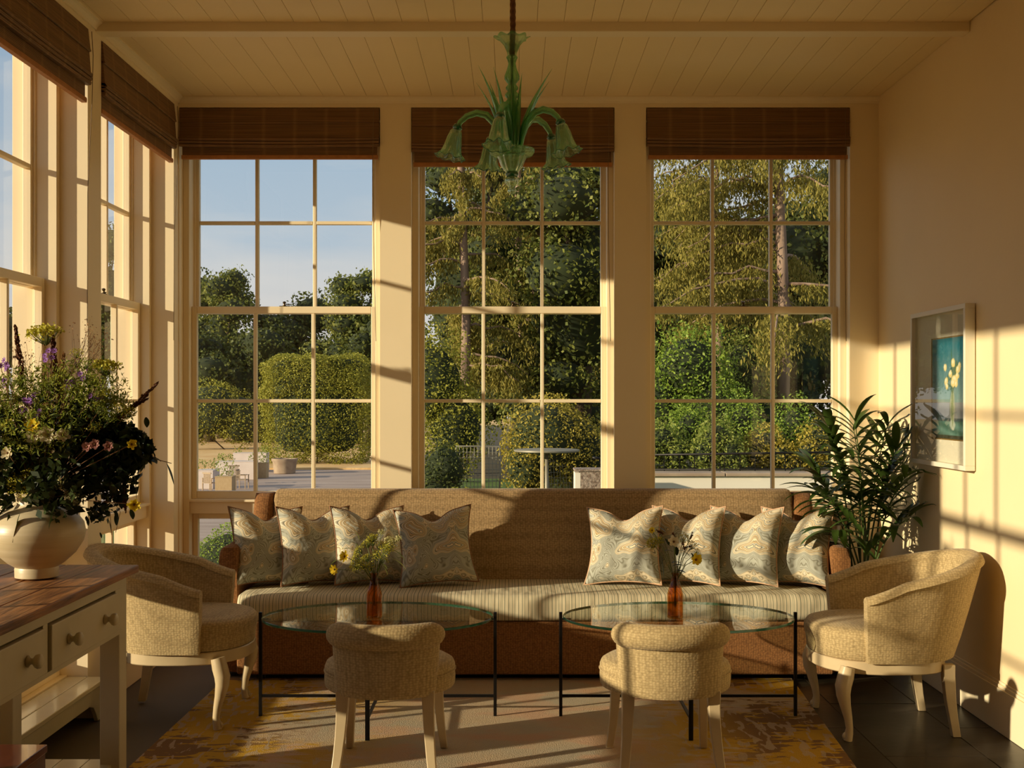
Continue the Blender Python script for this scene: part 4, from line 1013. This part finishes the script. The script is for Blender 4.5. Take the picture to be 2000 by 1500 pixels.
ribbed('finial', [(.020, 2.303), (.031, 2.296), (.030, 2.286), (.021, 2.270), (.013, 2.262), (.012, 2.258), (.018, 2.250), (.017, 2.240), (.010, 2.233), (.002, 2.231)], am=.07, fl=10, cap=True)
for k, az in enumerate((-102, -30, 42, 114, 186)):
    a = R(az); ca, sa = cos(a), sin(a)
    pr = [(.032, 2.41), (.045, 2.46), (.068, 2.515), (.105, 2.552), (.145, 2.560), (.185, 2.545), (.212, 2.520), (.222, 2.498)]
    rings = MB().tube([(r_ * ca, r_ * sa, z) for r_, z in pr], [.013, .014, .0145, .0145, .014, .0125, .011, .010], 14)
    arm = rings.build('arm', m_green2, ch, smooth=True)
    mb = MB(); mb.tube([(.219 * ca, .219 * sa, 2.508), (.2235 * ca, .2235 * sa, 2.496), (.226 * ca, .226 * sa, 2.488)], [.016, .021, .014], 16); mb.build('collar', m_greend, arm, smooth=True)
    bell = ribbed('bell_shade', [(.014, 0), (.022, -.008), (.029, -.035), (.034, -.070), (.041, -.100), (.054, -.118), (.058, -.120), (.052, -.114), (.039, -.097), (.032, -.068), (.027, -.035), (.019, -.010)], am=.05, ruf=[0, 0, 0, 0, .001, .005, .006, .004, .001, 0, 0, 0], par=arm)
    bell.location = (.226 * ca, .226 * sa, 2.492); tl = R(13); bell.rotation_euler = Vector((0, 0, 1)).rotation_difference(Vector((-sin(tl) * ca, -sin(tl) * sa, cos(tl)))).to_euler()
    rim = MB().tube([((.0575 + .006 * cos(8*b)) * cos(b), (.0575 + .006 * cos(8*b)) * sin(b), -.1195 + .0048 * sin(8*b + 1)) for b in np.linspace(0, 2*pi, 73)], .0016, 5).build('rim_thread', m_greend, arm, smooth=True)
    rim.location = bell.location; rim.rotation_euler = bell.rotation_euler
for az, hgt, rad_, wd in ((205, 2.74, .150, .024), (182, 2.685, .145, .016), (232, 2.725, .12, .024), (-10, 2.735, .165, .026), (10, 2.70, .155, .018), (-80, 2.74, .02, .030), (-55, 2.71, .07, .026), (100, 2.70, .06, .024), (150, 2.71, .11, .024)):
    a = R(az); pts = []; rd = []
    for i in range(9):
        f = i / 8; r_ = .032 + (rad_ - .032) * f ** 1.7; pts.append((r_ * cos(a), r_ * sin(a), 2.41 + (hgt - 2.41) * f)); rd.append(1.45 * wd * (.55 + .45 * sin(pi * min(1, f * 1.25))) * (1 - f ** 2.5) + .001)
    MB().tube(pts, rd, 12, sq=.35).build('glass_leaf', m_green2, ch, smooth=True)

# ------------------------------------------------------------------ palm
palm = thing('potted_palm', 'potted kentia palm in the corner between sofa and picture wall', 'plant', (1.83, 6.10, 0))
m_pot = M('woven_pot', (.12, .08, .045), .8, (.18, .12, .07), 20)
MB().lathe([(.10, 0), (.13, .01), (.16, .28), (.165, .30), (.15, .30), (.145, .26), (.02, .26)], 40).build('pot', m_pot, palm, smooth=True, auto=50)
MB().lathe([(.145, .262), (.14, .27), (.02, .275)], 24).build('soil', M('soil', (.03, .02, .012), .95, (.05, .035, .02), 30), palm, smooth=True)
m_palm = leafm('palm_leaf', (.030, .065, .012), (.075, .125, .02), .35, .25, .5); m_rach = M('palm_stem', (.06, .10, .02), .45)
nl = 0
for (tx, ty, tz, nlf, ll, seed) in ((-.20, -.02, 1.27, 18, .22, 1), (-.10, -.15, 1.30, 16, .22, 2), (.05, -.22, 1.28, 16, .22, 3), (.10, .10, 1.20, 14, .22, 4), (-.26, .12, 1.05, 16, .22, 5), (-.28, -.12, .93, 18, .22, 6),
        (.10, -.34, 1.02, 16, .22, 7), (.0, .22, 1.25, 12, .2, 8), (-.12, -.32, .98, 16, .2, 9), (.14, -.26, .80, 12, .24, 10), (-.05, -.05, 1.12, 16, .24, 11), (-.22, -.2, .74, 16, .2, 12), (.08, -.12, .98, 16, .24, 13), (-.10, -.2, .90, 16, .24, 14), (.10, -.2, 1.15, 16, .24, 15), (-.16, .05, 1.18, 18, .25, 16)):
    p0 = Vector((rng.normal(0, .03), rng.normal(0, .03), .26)); p3 = Vector((tx, ty, tz)); mid = p0.lerp(p3, .55) + Vector((-tx * .25, -ty * .25, .18))
    N_ = 14; pts = [(p0 * (1 - f) ** 2 + mid * 2 * f * (1 - f) + p3 * f * f) for f in np.linspace(0, 1, N_)]
    fr = MB().tube(pts, [.0065 - .005 * i / N_ for i in range(N_)], 6).build('frond', m_rach, palm, smooth=True)
    for k in range(nlf):
        f = .52 + .48 * (k // 2 * 2 + 1) / nlf; s = 1 if k % 2 else -1
        i = min(int(f * (N_ - 1)), N_ - 2); g = f * (N_ - 1) - i; c = pts[i].lerp(pts[i + 1], g); tn = (pts[i + 1] - pts[i]).normalized()
        sd = tn.cross(Vector((0, 0, 1))); sd = sd.normalized() if sd.length > .05 else Vector((1, 0, 0))
        d = tn * (.55 + .6 * (f - .5)) + sd * s * (.95 - .75 * max(0, f - .75) * 3) + Vector((0, 0, .22))
        # keep the leaf inside the corner
        l2 = ll * (1.15 - .5 * abs(f - .7)) * rng.uniform(.85, 1.1)
        wx = palm.location.x + c.x; wy = palm.location.y + c.y
        if wx + d.normalized().x * l2 > 2.03: d.x = (2.03 - wx) / l2 - .05
        if wy + d.normalized().y * l2 > 6.56: d.y = (6.56 - wy) / l2 - .05
        mb = MB(); blade(mb, c, d, l2, .041 * rng.uniform(.8, 1.2), rng.uniform(.7, 1.6), 7, fold=.3)
        lim = lambda v: (min(v[0], (1.985 if (v[1] + 6.10 < 5.99 and v[2] > 1.04) else 2.035) - 1.83), min(v[1], 6.575 - 6.10), v[2])
        mb.v = [lim(v) for v in mb.v]; mb.build('leaflet', m_palm, fr, smooth=True); nl += 1

# ------------------------------------------------------------------ garden
m_grassd = M('dry_lawn', (.72, .42, .15), .95, (.82, .54, .23), .6, bump=.02, bscale=6)
m_pave = M('terrace_stone', (.36, .26, .20), .85, (.50, .38, .30), .7, stretch=(.35, 2, 1), bump=.004, bscale=9)
m_lawn = M('green_lawn', (.07, .13, .015), .9, (.13, .20, .03), 2, bump=.03, bscale=30)
m_bed = M('soil_bed', (.06, .045, .02), .95, (.09, .07, .03), 3)
m_bark = M('bark', (.15, .09, .06), .9, (.34, .23, .16), 5, stretch=(1, 1, .25), bump=.02, bscale=8)
m_barkd = M('dark_bark', (.07, .045, .025), .9, (.12, .08, .05), 5, stretch=(1, 1, .25), bump=.02)
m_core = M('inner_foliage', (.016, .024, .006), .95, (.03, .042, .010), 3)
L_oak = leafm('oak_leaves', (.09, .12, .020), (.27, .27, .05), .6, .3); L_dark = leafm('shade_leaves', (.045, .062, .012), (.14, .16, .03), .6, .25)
L_larch = leafm('larch_needles', (.15, .145, .022), (.42, .34, .07), .7, .35); L_hedge = leafm('hedge_leaves', (.20, .21, .02), (.46, .42, .06), .6, .3)
L_lime = leafm('fresh_leaves', (.15, .26, .03), (.40, .50, .07), .5, .4); L_gold = leafm('golden_leaves', (.30, .25, .03), (.62, .48, .08), .6, .4)
L_per = leafm('border_leaves', (.15, .21, .03), (.40, .42, .09), .6, .35)
ledge = box('terrace_step', m_pave, None, -26, -1.2, 6.98, 9.2, -2.7, -.12); struct(ledge)
ter = box('terrace', m_pave, None, -70, -1.2, 9.2, 66, -2.75, -2.6); struct(ter)
tg = box('terrace_grass', m_lawn, None, -40, -10.8, 24, 37, -2.6, -2.56); struct(tg)
lw = box('lawn', m_grassd, None, -160, 60, 66, 220, -2.75, -2.5); struct(lw)
lf_ = box('side_lawn', m_grassd, None, -90, -2.25, -40, 6.98, -.26, -.16); struct(lf_)
gl_ = box('green_lawn', m_lawn, None, -1.2, 14, 6.98, 22, -2.7, -.10); struct(gl_)
g2 = box('garden_bed', m_bed, None, -2.4, 60, 22, 66, -2.75, -.14); struct(g2)

def ell_shell(c, r, n, bottom=-1., boxy=1.):
    P = unit(rng.normal(0, 1, (n, 3))); P = P[P[:, 2] > bottom]
    rr = rng.uniform(.62, 1.06, (len(P), 1))
    if boxy != 1:
        m_ = len(P); P = rng.uniform(-1, 1, (m_, 3)); ar_ = np.array([r[1] * r[2], r[0] * r[2], r[0] * r[1]]); ax = rng.choice(3, m_, p=ar_ / ar_.sum())
        P[np.arange(m_), ax] = np.sign(P[np.arange(m_), ax]); P = P / (np.abs(P) ** 6).sum(1, keepdims=True) ** (1 / 6.); rr = rng.uniform(.86, 1.04, (m_, 1))
        if bottom <= -1: P = P[:]
    return np.array(c) + P * np.array(r) * rr, P
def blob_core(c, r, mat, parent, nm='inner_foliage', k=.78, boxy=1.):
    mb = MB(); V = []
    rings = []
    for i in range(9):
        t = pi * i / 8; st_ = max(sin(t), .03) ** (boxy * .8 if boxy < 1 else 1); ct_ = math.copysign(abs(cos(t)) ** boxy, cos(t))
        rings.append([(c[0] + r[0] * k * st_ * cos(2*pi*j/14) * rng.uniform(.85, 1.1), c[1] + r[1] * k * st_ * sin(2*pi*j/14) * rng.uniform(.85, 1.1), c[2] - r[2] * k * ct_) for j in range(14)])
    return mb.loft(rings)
def foliage(parent, blobs, dens, size, mat, asp=.6, nm='foliage', core=True, bottom=-1., jit=.5, k=.7, boxy=1.):
    PP = []; DD = []; cm = MB()
    for b in blobs:
        c, r = b[0], b[1]; area = 4 * pi * ((r[0] * r[1]) ** 1.6 / 3 + (r[0] * r[2]) ** 1.6 / 3 + (r[1] * r[2]) ** 1.6 / 3) ** (1 / 1.6)
        size_ = size * .62; n_ = int(dens * 1.15 * area / (size_ * size_ * asp)); P, D = ell_shell(c, r, n_, bottom, boxy)
        # lumpy clumps
        ph = rng.uniform(0, 6, 3); f = 1 + .10 * np.sin(P[:, :1] * 3.1 / max(r[0], .3) * 1.5 + ph[0]) * np.sin(P[:, 2:3] * 3.7 / max(r[2], .3) * 1.5 + ph[1]); P = np.array(c) + (P - np.array(c)) * f
        PP.append(P); DD.append(D)
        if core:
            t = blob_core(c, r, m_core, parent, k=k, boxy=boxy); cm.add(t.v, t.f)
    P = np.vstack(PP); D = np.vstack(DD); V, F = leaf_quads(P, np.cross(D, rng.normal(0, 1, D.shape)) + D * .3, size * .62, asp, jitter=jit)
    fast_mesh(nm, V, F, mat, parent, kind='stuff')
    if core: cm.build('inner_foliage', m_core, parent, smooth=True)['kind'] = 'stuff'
def shrub(name, label, cat, loc, blobs, mat, size, dens=1.0, stem=True, group=None, asp=.6, core=True, k=.78, bottom=-1., boxy=1.):
    t = thing(name, label, cat, loc, 0, group)
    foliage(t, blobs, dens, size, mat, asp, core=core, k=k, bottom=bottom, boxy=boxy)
    if stem:
        mb = MB(); b = min(blobs, key=lambda b: b[0][2]); mb.tube([(0, 0, -.05), (b[0][0] * .5, b[0][1] * .5, b[0][2] * .6), b[0]], [.05, .045, .03], 8); mb.build('trunk', m_barkd, t, smooth=True)
    return t
def broad_tree(label, x, y, h, w, mat, size, seed, trunk=.28, dens=.55, nb=14, low=.25, openness=0, k=.66, group=None, gz=-.14):
    global rng
    r0 = rng; rng = np.random.default_rng(seed); t = thing('broadleaf_tree', label, 'tree', (x, y, gz), 0, group)
    blobs = []; br = MB()
    br.tube([(0, 0, 0), (.1, 0, h * .3), (-.05, .1, h * .62)], [trunk, trunk * .7, trunk * .35], 9)
    for i in range(nb):
        a = rng.uniform(0, 2 * pi); zf = low + (1 - low) * rng.uniform(0, 1) ** .8; wr_ = w * .5 * math.sin(pi * min(.98, max(.12, (zf - low * .6) / (1.08 - low * .6)))) ** .6
        rr = rng.uniform(.30, .95) * wr_; c = (rr * cos(a), rr * sin(a) * .8, zf * h * .93); q_ = w * rng.uniform(.15, .24)
        blobs.append((c, (q_, q_, q_ * rng.uniform(.65, .85))))
        br.tube([(0, 0, h * .28), (c[0] * .4, c[1] * .4, h * .28 + (c[2] - h * .28) * .6), c], [trunk * .45, trunk * .25, .03], 6)
    if not openness: blobs.append(((0, 0, h * .5), (w * .33, w * .3, h * .33)))
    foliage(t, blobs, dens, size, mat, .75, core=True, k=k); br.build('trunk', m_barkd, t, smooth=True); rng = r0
    return t
def larch(label, x, y, h, rad_, seed, trunk=.2, n=40, zmin=1.5, strands=70, size=.16):
    global rng
    r0 = rng; rng = np.random.default_rng(seed); t = thing('larch_tree', label, 'tree', (x, y, -.14), 0)
    mb = MB(); mb.tube([(0, 0, 0), (.06, 0, h * .25), (-.05, 0, h * .5), (.04, 0, h * .75), (0, 0, h)], [trunk, trunk * .8, trunk * .62, trunk * .4, .03], 10)
    for q_ in range(0): pass
    mb.build('trunk', m_bark, t, smooth=True)
    bb = MB(); PP = []; DD = []
    for i in range(n):
        z = zmin + (h - zmin) * (i + rng.uniform(0, 1)) / n; a = rng.uniform(0, 2 * pi); ln = rad_ * (1.05 - .75 * z / h) * rng.uniform(.7, 1.1)
        d = Vector((cos(a), sin(a), 0)); pts = [d * (ln * f) + Vector((0, 0, z + .25 * ln * f - .50 * ln * f * f + rng.normal(0, .04))) for f in np.linspace(0, 1, 7)]
        bb.tube(pts, [trunk * .20 * (1 - f * .9) + .006 for f in np.linspace(0, 1, 7)], 5)
        A_ = np.array([tuple(p) for p in pts]); m_ = int(strands * ln)
        f = rng.uniform(.12, 1, m_) * 5.99; k = f.astype(int); g = (f - k)[:, None]; c = A_[k] * (1 - g) + A_[k + 1] * g
        side = rng.normal(0, .16 * ln * .5, (m_, 2)) * (.5 + .5 * (f / 6)[:, None]); hang = rng.uniform(0, 1, m_) ** 1.3 * rng.uniform(.25, .85)
        for s_ in range(3):
            c2 = c.copy(); c2[:, :2] += side + rng.normal(0, .03, (m_, 2)); c2[:, 2] -= hang * (s_ + .3) / 2.6 + rng.uniform(0, .12, m_)
            PP.append(c2); DD.append(np.tile([0., 0., -1.], (m_, 1)) + rng.normal(0, .35, (m_, 3)))
    V, F = leaf_quads(np.vstack(PP), np.vstack(DD), size, .30, jitter=.15); fast_mesh('needles', V, F, L_larch, t, kind='stuff')
    bb.build('branches', m_bark, t, smooth=True); rng = r0
    return t
def PW(px, Y): return (px - 1000) / 2300 * Y
# far trees behind the lawn, seen through the left window
for lb, px, Y, h, w_, mt, sz, sd_ in (('tall oak with ragged crown on the left of the skyline, seen through the left window', 432, 115, 16.8, 10, L_oak, .50, 3),
        ('low round tree at the bottom of the skyline gap, seen through the left window', 560, 125, 13.2, 10, L_dark, .55, 4),
        ('tall oak on the right of the skyline seen through the left window', 698, 100, 16.4, 8.5, L_oak, .44, 5),
        ('dark tree behind the left skyline oak beside the window edge', 350, 122, 17.5, 14, L_dark, .55, 6),
        ('dark tree filling behind the round topiary on the far side of the lawn', 625, 120, 13.5, 15, L_dark, .55, 8)):
    broad_tree(lb, PW(px, Y), Y, h, w_, mt, sz, sd_, gz=-2.5, trunk=.5)
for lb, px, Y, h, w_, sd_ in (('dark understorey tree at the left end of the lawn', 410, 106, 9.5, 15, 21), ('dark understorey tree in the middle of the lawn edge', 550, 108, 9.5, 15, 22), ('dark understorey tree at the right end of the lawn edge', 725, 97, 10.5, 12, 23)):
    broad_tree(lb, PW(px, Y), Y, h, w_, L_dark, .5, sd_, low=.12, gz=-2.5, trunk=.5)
# dense trees behind the middle and right windows
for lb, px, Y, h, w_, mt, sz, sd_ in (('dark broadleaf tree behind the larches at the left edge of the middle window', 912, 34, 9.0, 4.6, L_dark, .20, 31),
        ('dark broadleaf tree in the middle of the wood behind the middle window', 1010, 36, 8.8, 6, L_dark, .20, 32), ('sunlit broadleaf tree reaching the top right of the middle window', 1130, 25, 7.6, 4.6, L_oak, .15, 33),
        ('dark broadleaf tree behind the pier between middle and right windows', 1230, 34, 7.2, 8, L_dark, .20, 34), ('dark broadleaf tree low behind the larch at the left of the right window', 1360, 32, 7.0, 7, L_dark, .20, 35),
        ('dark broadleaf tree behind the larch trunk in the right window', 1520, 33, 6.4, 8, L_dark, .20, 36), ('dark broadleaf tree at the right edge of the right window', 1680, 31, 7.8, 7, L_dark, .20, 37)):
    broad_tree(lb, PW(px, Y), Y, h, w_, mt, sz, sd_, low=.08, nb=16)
larch('larch with a pale trunk, left of the chandelier in the middle window', PW(905, 24), 24, 12.5, 1.7, 41, .12, 56, 1.6, 190, .10)
larch('slender larch behind the chandelier in the middle window', PW(1015, 27), 27, 12, 2.3, 42, .11, 46, 2.0, 160, .11)
larch('thin larch at the right of the middle window', PW(1075, 30), 30, 11, 2.3, 43, .11, 34, 2.5, 130, .12)
larch('large larch with pinkish trunk and drooping branches in the right window', PW(1525, 19), 19, 11, 2.7, 44, .12, 54, 2.4, 230, .085)
larch('larch spreading into the left half of the right window', PW(1400, 23), 23, 9.0, 2.6, 45, .09, 42, 3.2, 190, .095)
# shrubs
shrub('clipped_topiary', 'large clipped green topiary block on the lawn seen through the left window', 'topiary', (PW(617, 71), 71.5, -2.5), [((0, 0, 3.15), (3.2, 2.2, 3.15)), ((-.8, 0, 5.2), (2.3, 1.8, 1.25)), ((1.2, 0, 5.3), (1.9, 1.8, 1.2))], L_hedge, .20, 1.9, k=.80, boxy=.36)
shrub('garden_shrub', 'light green rounded shrub beyond the terrace at the left edge of the left window', 'shrub', (PW(440, 90), 90, -2.5), [((-1, 0, 3.0), (2.6, 2, 2.4)), ((1.2, .1, 2.3), (1.9, 1.6, 2.2)), ((-2.8, 0, 2.0), (1.9, 1.6, 1.9))], L_hedge, .27, .9)
shrub('box_shrub', 'bright green box shrub outside the low pane, left of the sofa arm', 'shrub', (PW(462, 8.6), 8.6, -.12), [((0, 0, .26), (.36, .36, .32)), ((-.12, -.1, .15), (.3, .3, .25)), ((.22, .05, .33), (.28, .3, .28))], L_lime, .030, 1.3, k=.88)
shrub('golden_shrub', 'rounded golden green shrub in the middle window above the sofa back', 'shrub', (PW(1075, 13), 13, -.10), [((-.05, 0, 1.02), (.52, .45, .55)), ((.25, .1, .95), (.42, .4, .45)), ((-.25, -.05, .78), (.32, .35, .42)), ((.5, .1, .72), (.28, .3, .3))], L_gold, .055, .9, k=.75)
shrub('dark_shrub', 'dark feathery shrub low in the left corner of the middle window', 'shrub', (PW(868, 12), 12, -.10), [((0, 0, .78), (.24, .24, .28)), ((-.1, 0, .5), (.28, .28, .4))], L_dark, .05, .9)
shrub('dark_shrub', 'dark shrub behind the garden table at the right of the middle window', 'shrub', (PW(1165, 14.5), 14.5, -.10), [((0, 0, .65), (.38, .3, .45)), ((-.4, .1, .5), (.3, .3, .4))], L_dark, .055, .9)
shrub('low_hedge', 'low clipped dark hedge just above the sofa back in the middle window', 'hedge', (PW(920, 10.8), 10.8, -.10), [((x, 0, .42), (.16, .16, .23)) for x in np.linspace(-.40, .36, 6)] + [((x, 0, .2), (.16, .16, .25)) for x in np.linspace(-.40, .36, 6)], L_hedge, .035, .9, stem=False, boxy=.6)
shrub('fresh_shrub', 'bright green low shrub beside the stone pier in the middle window', 'shrub', (PW(1100, 9.9), 9.9, -.10), [((0, 0, .50), (.17, .16, .22)), ((.05, 0, .3), (.2, .18, .25)), ((-.1, 0, .35), (.14, .15, .22))], L_lime, .028, 1.2, stem=False)
# mid-height green shrubs behind the retaining wall (right window)
for lb, px, Y, bl, mt in (('tall leafy green shrub at the left of the right window', 1345, 18, [((0, 0, 2.0), (.75, .6, .75)), ((.3, 0, 1.3), (.75, .6, .7)), ((-.45, 0, 1.4), (.6, .5, .8)), ((.1, 0, .8), (.8, .6, .6))], L_lime),
        ('leafy green shrub in the middle of the right window', 1450, 19, [((0, 0, 1.9), (.55, .5, .85)), ((.3, 0, 1.1), (.6, .5, .7)), ((-.3, 0, 1.0), (.6, .5, .7))], L_per),
        ('shrub at the left border of the middle window', 845, 21, [((0, 0, 1.8), (.8, .6, 1.1)), ((.4, 0, 1.0), (.7, .6, .9))], L_hedge)):
    shrub('leafy_shrub', lb, 'shrub', (PW(px, Y), Y, -.14), bl, mt, .085, .75, k=.6)
for i, (px, Y, h, mt, lb) in enumerate(((1295, 13.2, .55, L_per, 'leftmost border plant above the white garden wall'), (1345, 13.6, .75, L_lime, 'second border plant from the left above the white garden wall'), (1400, 13.0, .60, L_per, 'border plant left of centre above the white garden wall'), (1450, 13.8, .85, L_lime, 'tall border plant at the centre above the white garden wall'),
        (1495, 13.1, .50, L_gold, 'yellowish border plant right of centre above the white garden wall'), (1550, 13.6, .80, L_lime, 'bright green border plant above the right part of the garden wall'), (1600, 13.0, .55, L_gold, 'yellow border plant at the right end above the garden wall'), (1655, 13.5, .75, L_per, 'border plant at the right window edge'), (1715, 13.3, .6, L_lime, 'border plant hidden right of the window edge'))):
    shrub('border_plant', lb, 'plant', (PW(px, Y), Y, .62), [((0, 0, h * .5), (.26, .22, h * .55)), ((.14, -.1, h * .3), (.2, .2, h * .35)), ((-.14, -.05, h * .3), (.2, .2, h * .35))], mt, .055, .8, stem=False, k=.55, group=None)
rb = box('raised_bed', m_bed, None, .95, 9.0, 10.75, 15.5, -.1, .62); struct(rb)
m_render = M('white_render', (.86, .78, .64), .8, (.82, .74, .60), 1.5); m_cop = M('coping_stone', (.34, .24, .16), .85, (.44, .33, .22), 4)
gw = thing('garden_wall', 'white rendered garden wall with stone coping beyond the right window', 'wall', (1.15, 10.5, -.12))
box('wall_body', m_render, gw, 0, 7.8, 0, .24, 0, .825)
for k in range(10): box('coping', m_cop, gw, -.03 + k * .78 + .004, -.03 + (k + 1) * .78 - .004, -.03, .27, .825, .855, bevel=.006)
gp = thing('stone_pier', 'small pebble stone pier with dark handrail at the lower right of the middle window', 'pier', (.70, 10.1, -.12))
m_peb = M('pebble_render', (.18, .12, .085), .9, (.42, .33, .26), 40, bump=.01, bscale=50)
box('pier_body', m_peb, gp, -.12, .14, -.13, .13, 0, .90); box('white_edge', m_render, gp, -.165, -.121, -.13, .13, 0, .89)
box('pier_cap', m_peb, gp, -.17, .15, -.14, .14, .90, .92, bevel=.004); MB().tube([(.06, -.15, .3), (.06, -.15, .98), (.04, -.15, 1.01), (-.02, -.15, 1.02)], .012, 8).build('handrail', m_dark, gp, smooth=True)
rl = thing('metal_railing', 'thin dark metal railing along the garden wall top in the right window', 'railing', (1.2, 10.9, .62))
MB().tube([(0, 0, .255), (2.0, 0, .285), (4.0, 0, .335)], .012, 6).build('top_rail', m_dark, rl, smooth=True); MB().tube([(0, 0, .12), (4.0, 0, .14)], .006, 6).build('lower_rail', m_dark, rl, smooth=True)
for k in range(28): MB().tube([(.07 + k * .14, 0, 0), (.07 + k * .14, 0, .256 + k * .0028)], .0045, 5).build('post' if k % 7 == 0 else 'baluster', m_dark, rl)
# garden furniture beyond the middle window
m_wire = M('painted_wire', (.30, .27, .20), .5, metal=.3); m_teak = M('weathered_teak', (.36, .25, .15), .75, (.46, .34, .22), 8, stretch=(1, 1, 6))
def wire_chair(lb, x, y, rz):
    t = thing('garden_chair', lb, 'chair', (x, y, -.10), rz)
    MB().tube([(-.22, .2, .45), (-.235, .25, .75), (-.225, .27, 1.0), (.225, .27, 1.0), (.235, .25, .75), (.22, .2, .45)], .010, 6).build('back_frame', m_wire, t, smooth=True)
    for i in range(11): x_ = -.19 + .038 * i; MB().tube([(x_, .21, .46), (x_, .27, 1.0)], .003, 4).build('back_wire', m_wire, t)
    for i in range(8): z = .52 + .06 * i; MB().tube([(-.23, .215 + i * .007, z), (.23, .215 + i * .007, z)], .003, 4).build('back_wire', m_wire, t)
    MB().box(-.23, .23, -.22, .22, .44, .455).build('seat', m_wire, t, bevel=.005)
    for sx_, sy_ in ((-1, -1), (1, -1), (1, 1), (-1, 1)): MB().tube([(.2 * sx_, .19 * sy_, .45), (.23 * sx_, .22 * sy_, 0)], .010, 6).build('leg', m_wire, t, smooth=True)
wire_chair('wire garden chair with square back, left in the middle window', PW(932, 12), 12.0, 0)
wire_chair('wire garden chair behind the golden shrub in the middle window', PW(1130, 12.4), 12.6, .5)
gt = thing('garden_table', 'small round pale garden table right of the golden shrub', 'table', (PW(1068, 11.8), 11.8, -.10))
MB().lathe([(.01, .96), (.31, .96), (.33, .97), (.33, .985), (.31, .99), (.01, .99)], 36).build('tabletop', m_wire, gt, smooth=True, auto=40); MB().tube([(0, 0, .03), (0, 0, .96)], .02, 10).build('pedestal', m_wire, gt, smooth=True)
for k in range(3): a = 2 * pi * k / 3; MB().tube([(0, 0, .12), (.2 * cos(a), .2 * sin(a), .02)], .014, 6).build('foot', m_wire, gt, smooth=True)
# terrace planters, benches and chairs beyond the left window
m_whitep = M('pale_planter', (.74, .62, .54), .8, (.68, .56, .48), 2); m_woodp = M('planter_oak', (.46, .31, .15), .8, (.54, .38, .20), 6, stretch=(6, 6, 1))
def planter(lb, x0, x1, y, z1, mat, gh=.22, dep=.5, cat='planter', nm='planter', boards=0, seed=1):
    t = thing(nm, lb, cat, ((x0 + x1) / 2, y, -2.6)); h = (x1 - x0) / 2
    MB().box(-h, h, 0, dep, 0, z1).build('body', mat, t, bevel=.01); MB().box(-h - .012, h + .012, -.012, dep + .012, z1, z1 + .03).build('rim', mat, t, bevel=.004)
    foliage(t, [((x, dep / 2, z1 + gh * .45), (.24, .25, gh * .55)) for x in np.linspace(-h + .16, h - .16, max(2, int(h * 3)))], .35, .14, L_per, core=False)
planter('white planter at the lower left corner of the left window', PW(380, 52), PW(416, 52), 52, .80, m_whitep, .5, 1.2)
planter('long white planter behind the oak planter on the terrace', PW(421, 58), PW(496, 58), 58, .86, m_whitep, .45, 1.0)
planter('far white planter at the back of the terrace', PW(455, 64), PW(520, 64), 64, 1.0, m_whitep, .2, .8)
planter('square oak planter with a small shrub, front of the terrace', PW(420, 49), PW(453, 49), 49, .72, m_woodp, 1.0, .7)
planter('square oak planter beside the round tub on the terrace', PW(501, 59), PW(520, 59), 59, .74, m_woodp, .9, .6)
tb = thing('round_tub', 'wide tapered stone tub on the terrace in front of the topiary', 'tub', (PW(551, 62), 62.7, -2.6))
MB().lathe([(.48, 0), (.56, .02), (.64, .62), (.70, .70), (.70, .80), (.62, .80), (.58, .7), (.02, .68)], 36).build('body', m_cop, tb, smooth=True, auto=40)
foliage(tb, [((-.35, 0, 1.2), (.22, .2, .5)), ((.3, 0, 1.1), (.2, .2, .4))], .3, .12, L_per, core=False)
def teak_chair(lb, x, y, rz):
    t = thing('teak_chair', lb, 'chair', (x, y, -2.6), rz)
    box('seat', m_teak, t, -.24, .24, -.22, .22, .40, .43, bevel=.004)
    for i in range(7): box('slat', m_teak, t, -.21 + .06 * i, -.175 + .06 * i, .20, .22, .44, .82)
    box('top_rail', m_teak, t, -.25, .25, .195, .225, .80, .87, bevel=.004)
    for s in (-1, 1):
        box('armrest', m_teak, t, min(s*.23, s*.29), max(s*.23, s*.29), -.24, .22, .60, .63, bevel=.004)
        for yy in (-.21, .20): box('leg', m_teak, t, min(s*.23, s*.27), max(s*.23, s*.27), yy - .02, yy + .02, 0, .60)
teak_chair('slatted teak chair facing away behind the oak planter', PW(457, 55), 55, .2)
teak_chair('slatted teak chair turned sideways right of the oak planter', PW(473, 52), 52, 1.5)
teak_chair('slatted teak chair by the white planter at the window corner', PW(411, 50), 50, 2.6)
# trees and the house wing seen obliquely through the side windows
for lb, x, y, h, w_, sd_ in (('tall dark tree far outside, seen through the side windows by the corner', -46, 132, 26, 15, 51), ('distant tree beyond the side lawn, left of the tall one', -66, 135, 17, 24, 52)):
    broad_tree(lb, x, y, h, w_, L_dark, .7, sd_, gz=-2.5, trunk=.6)
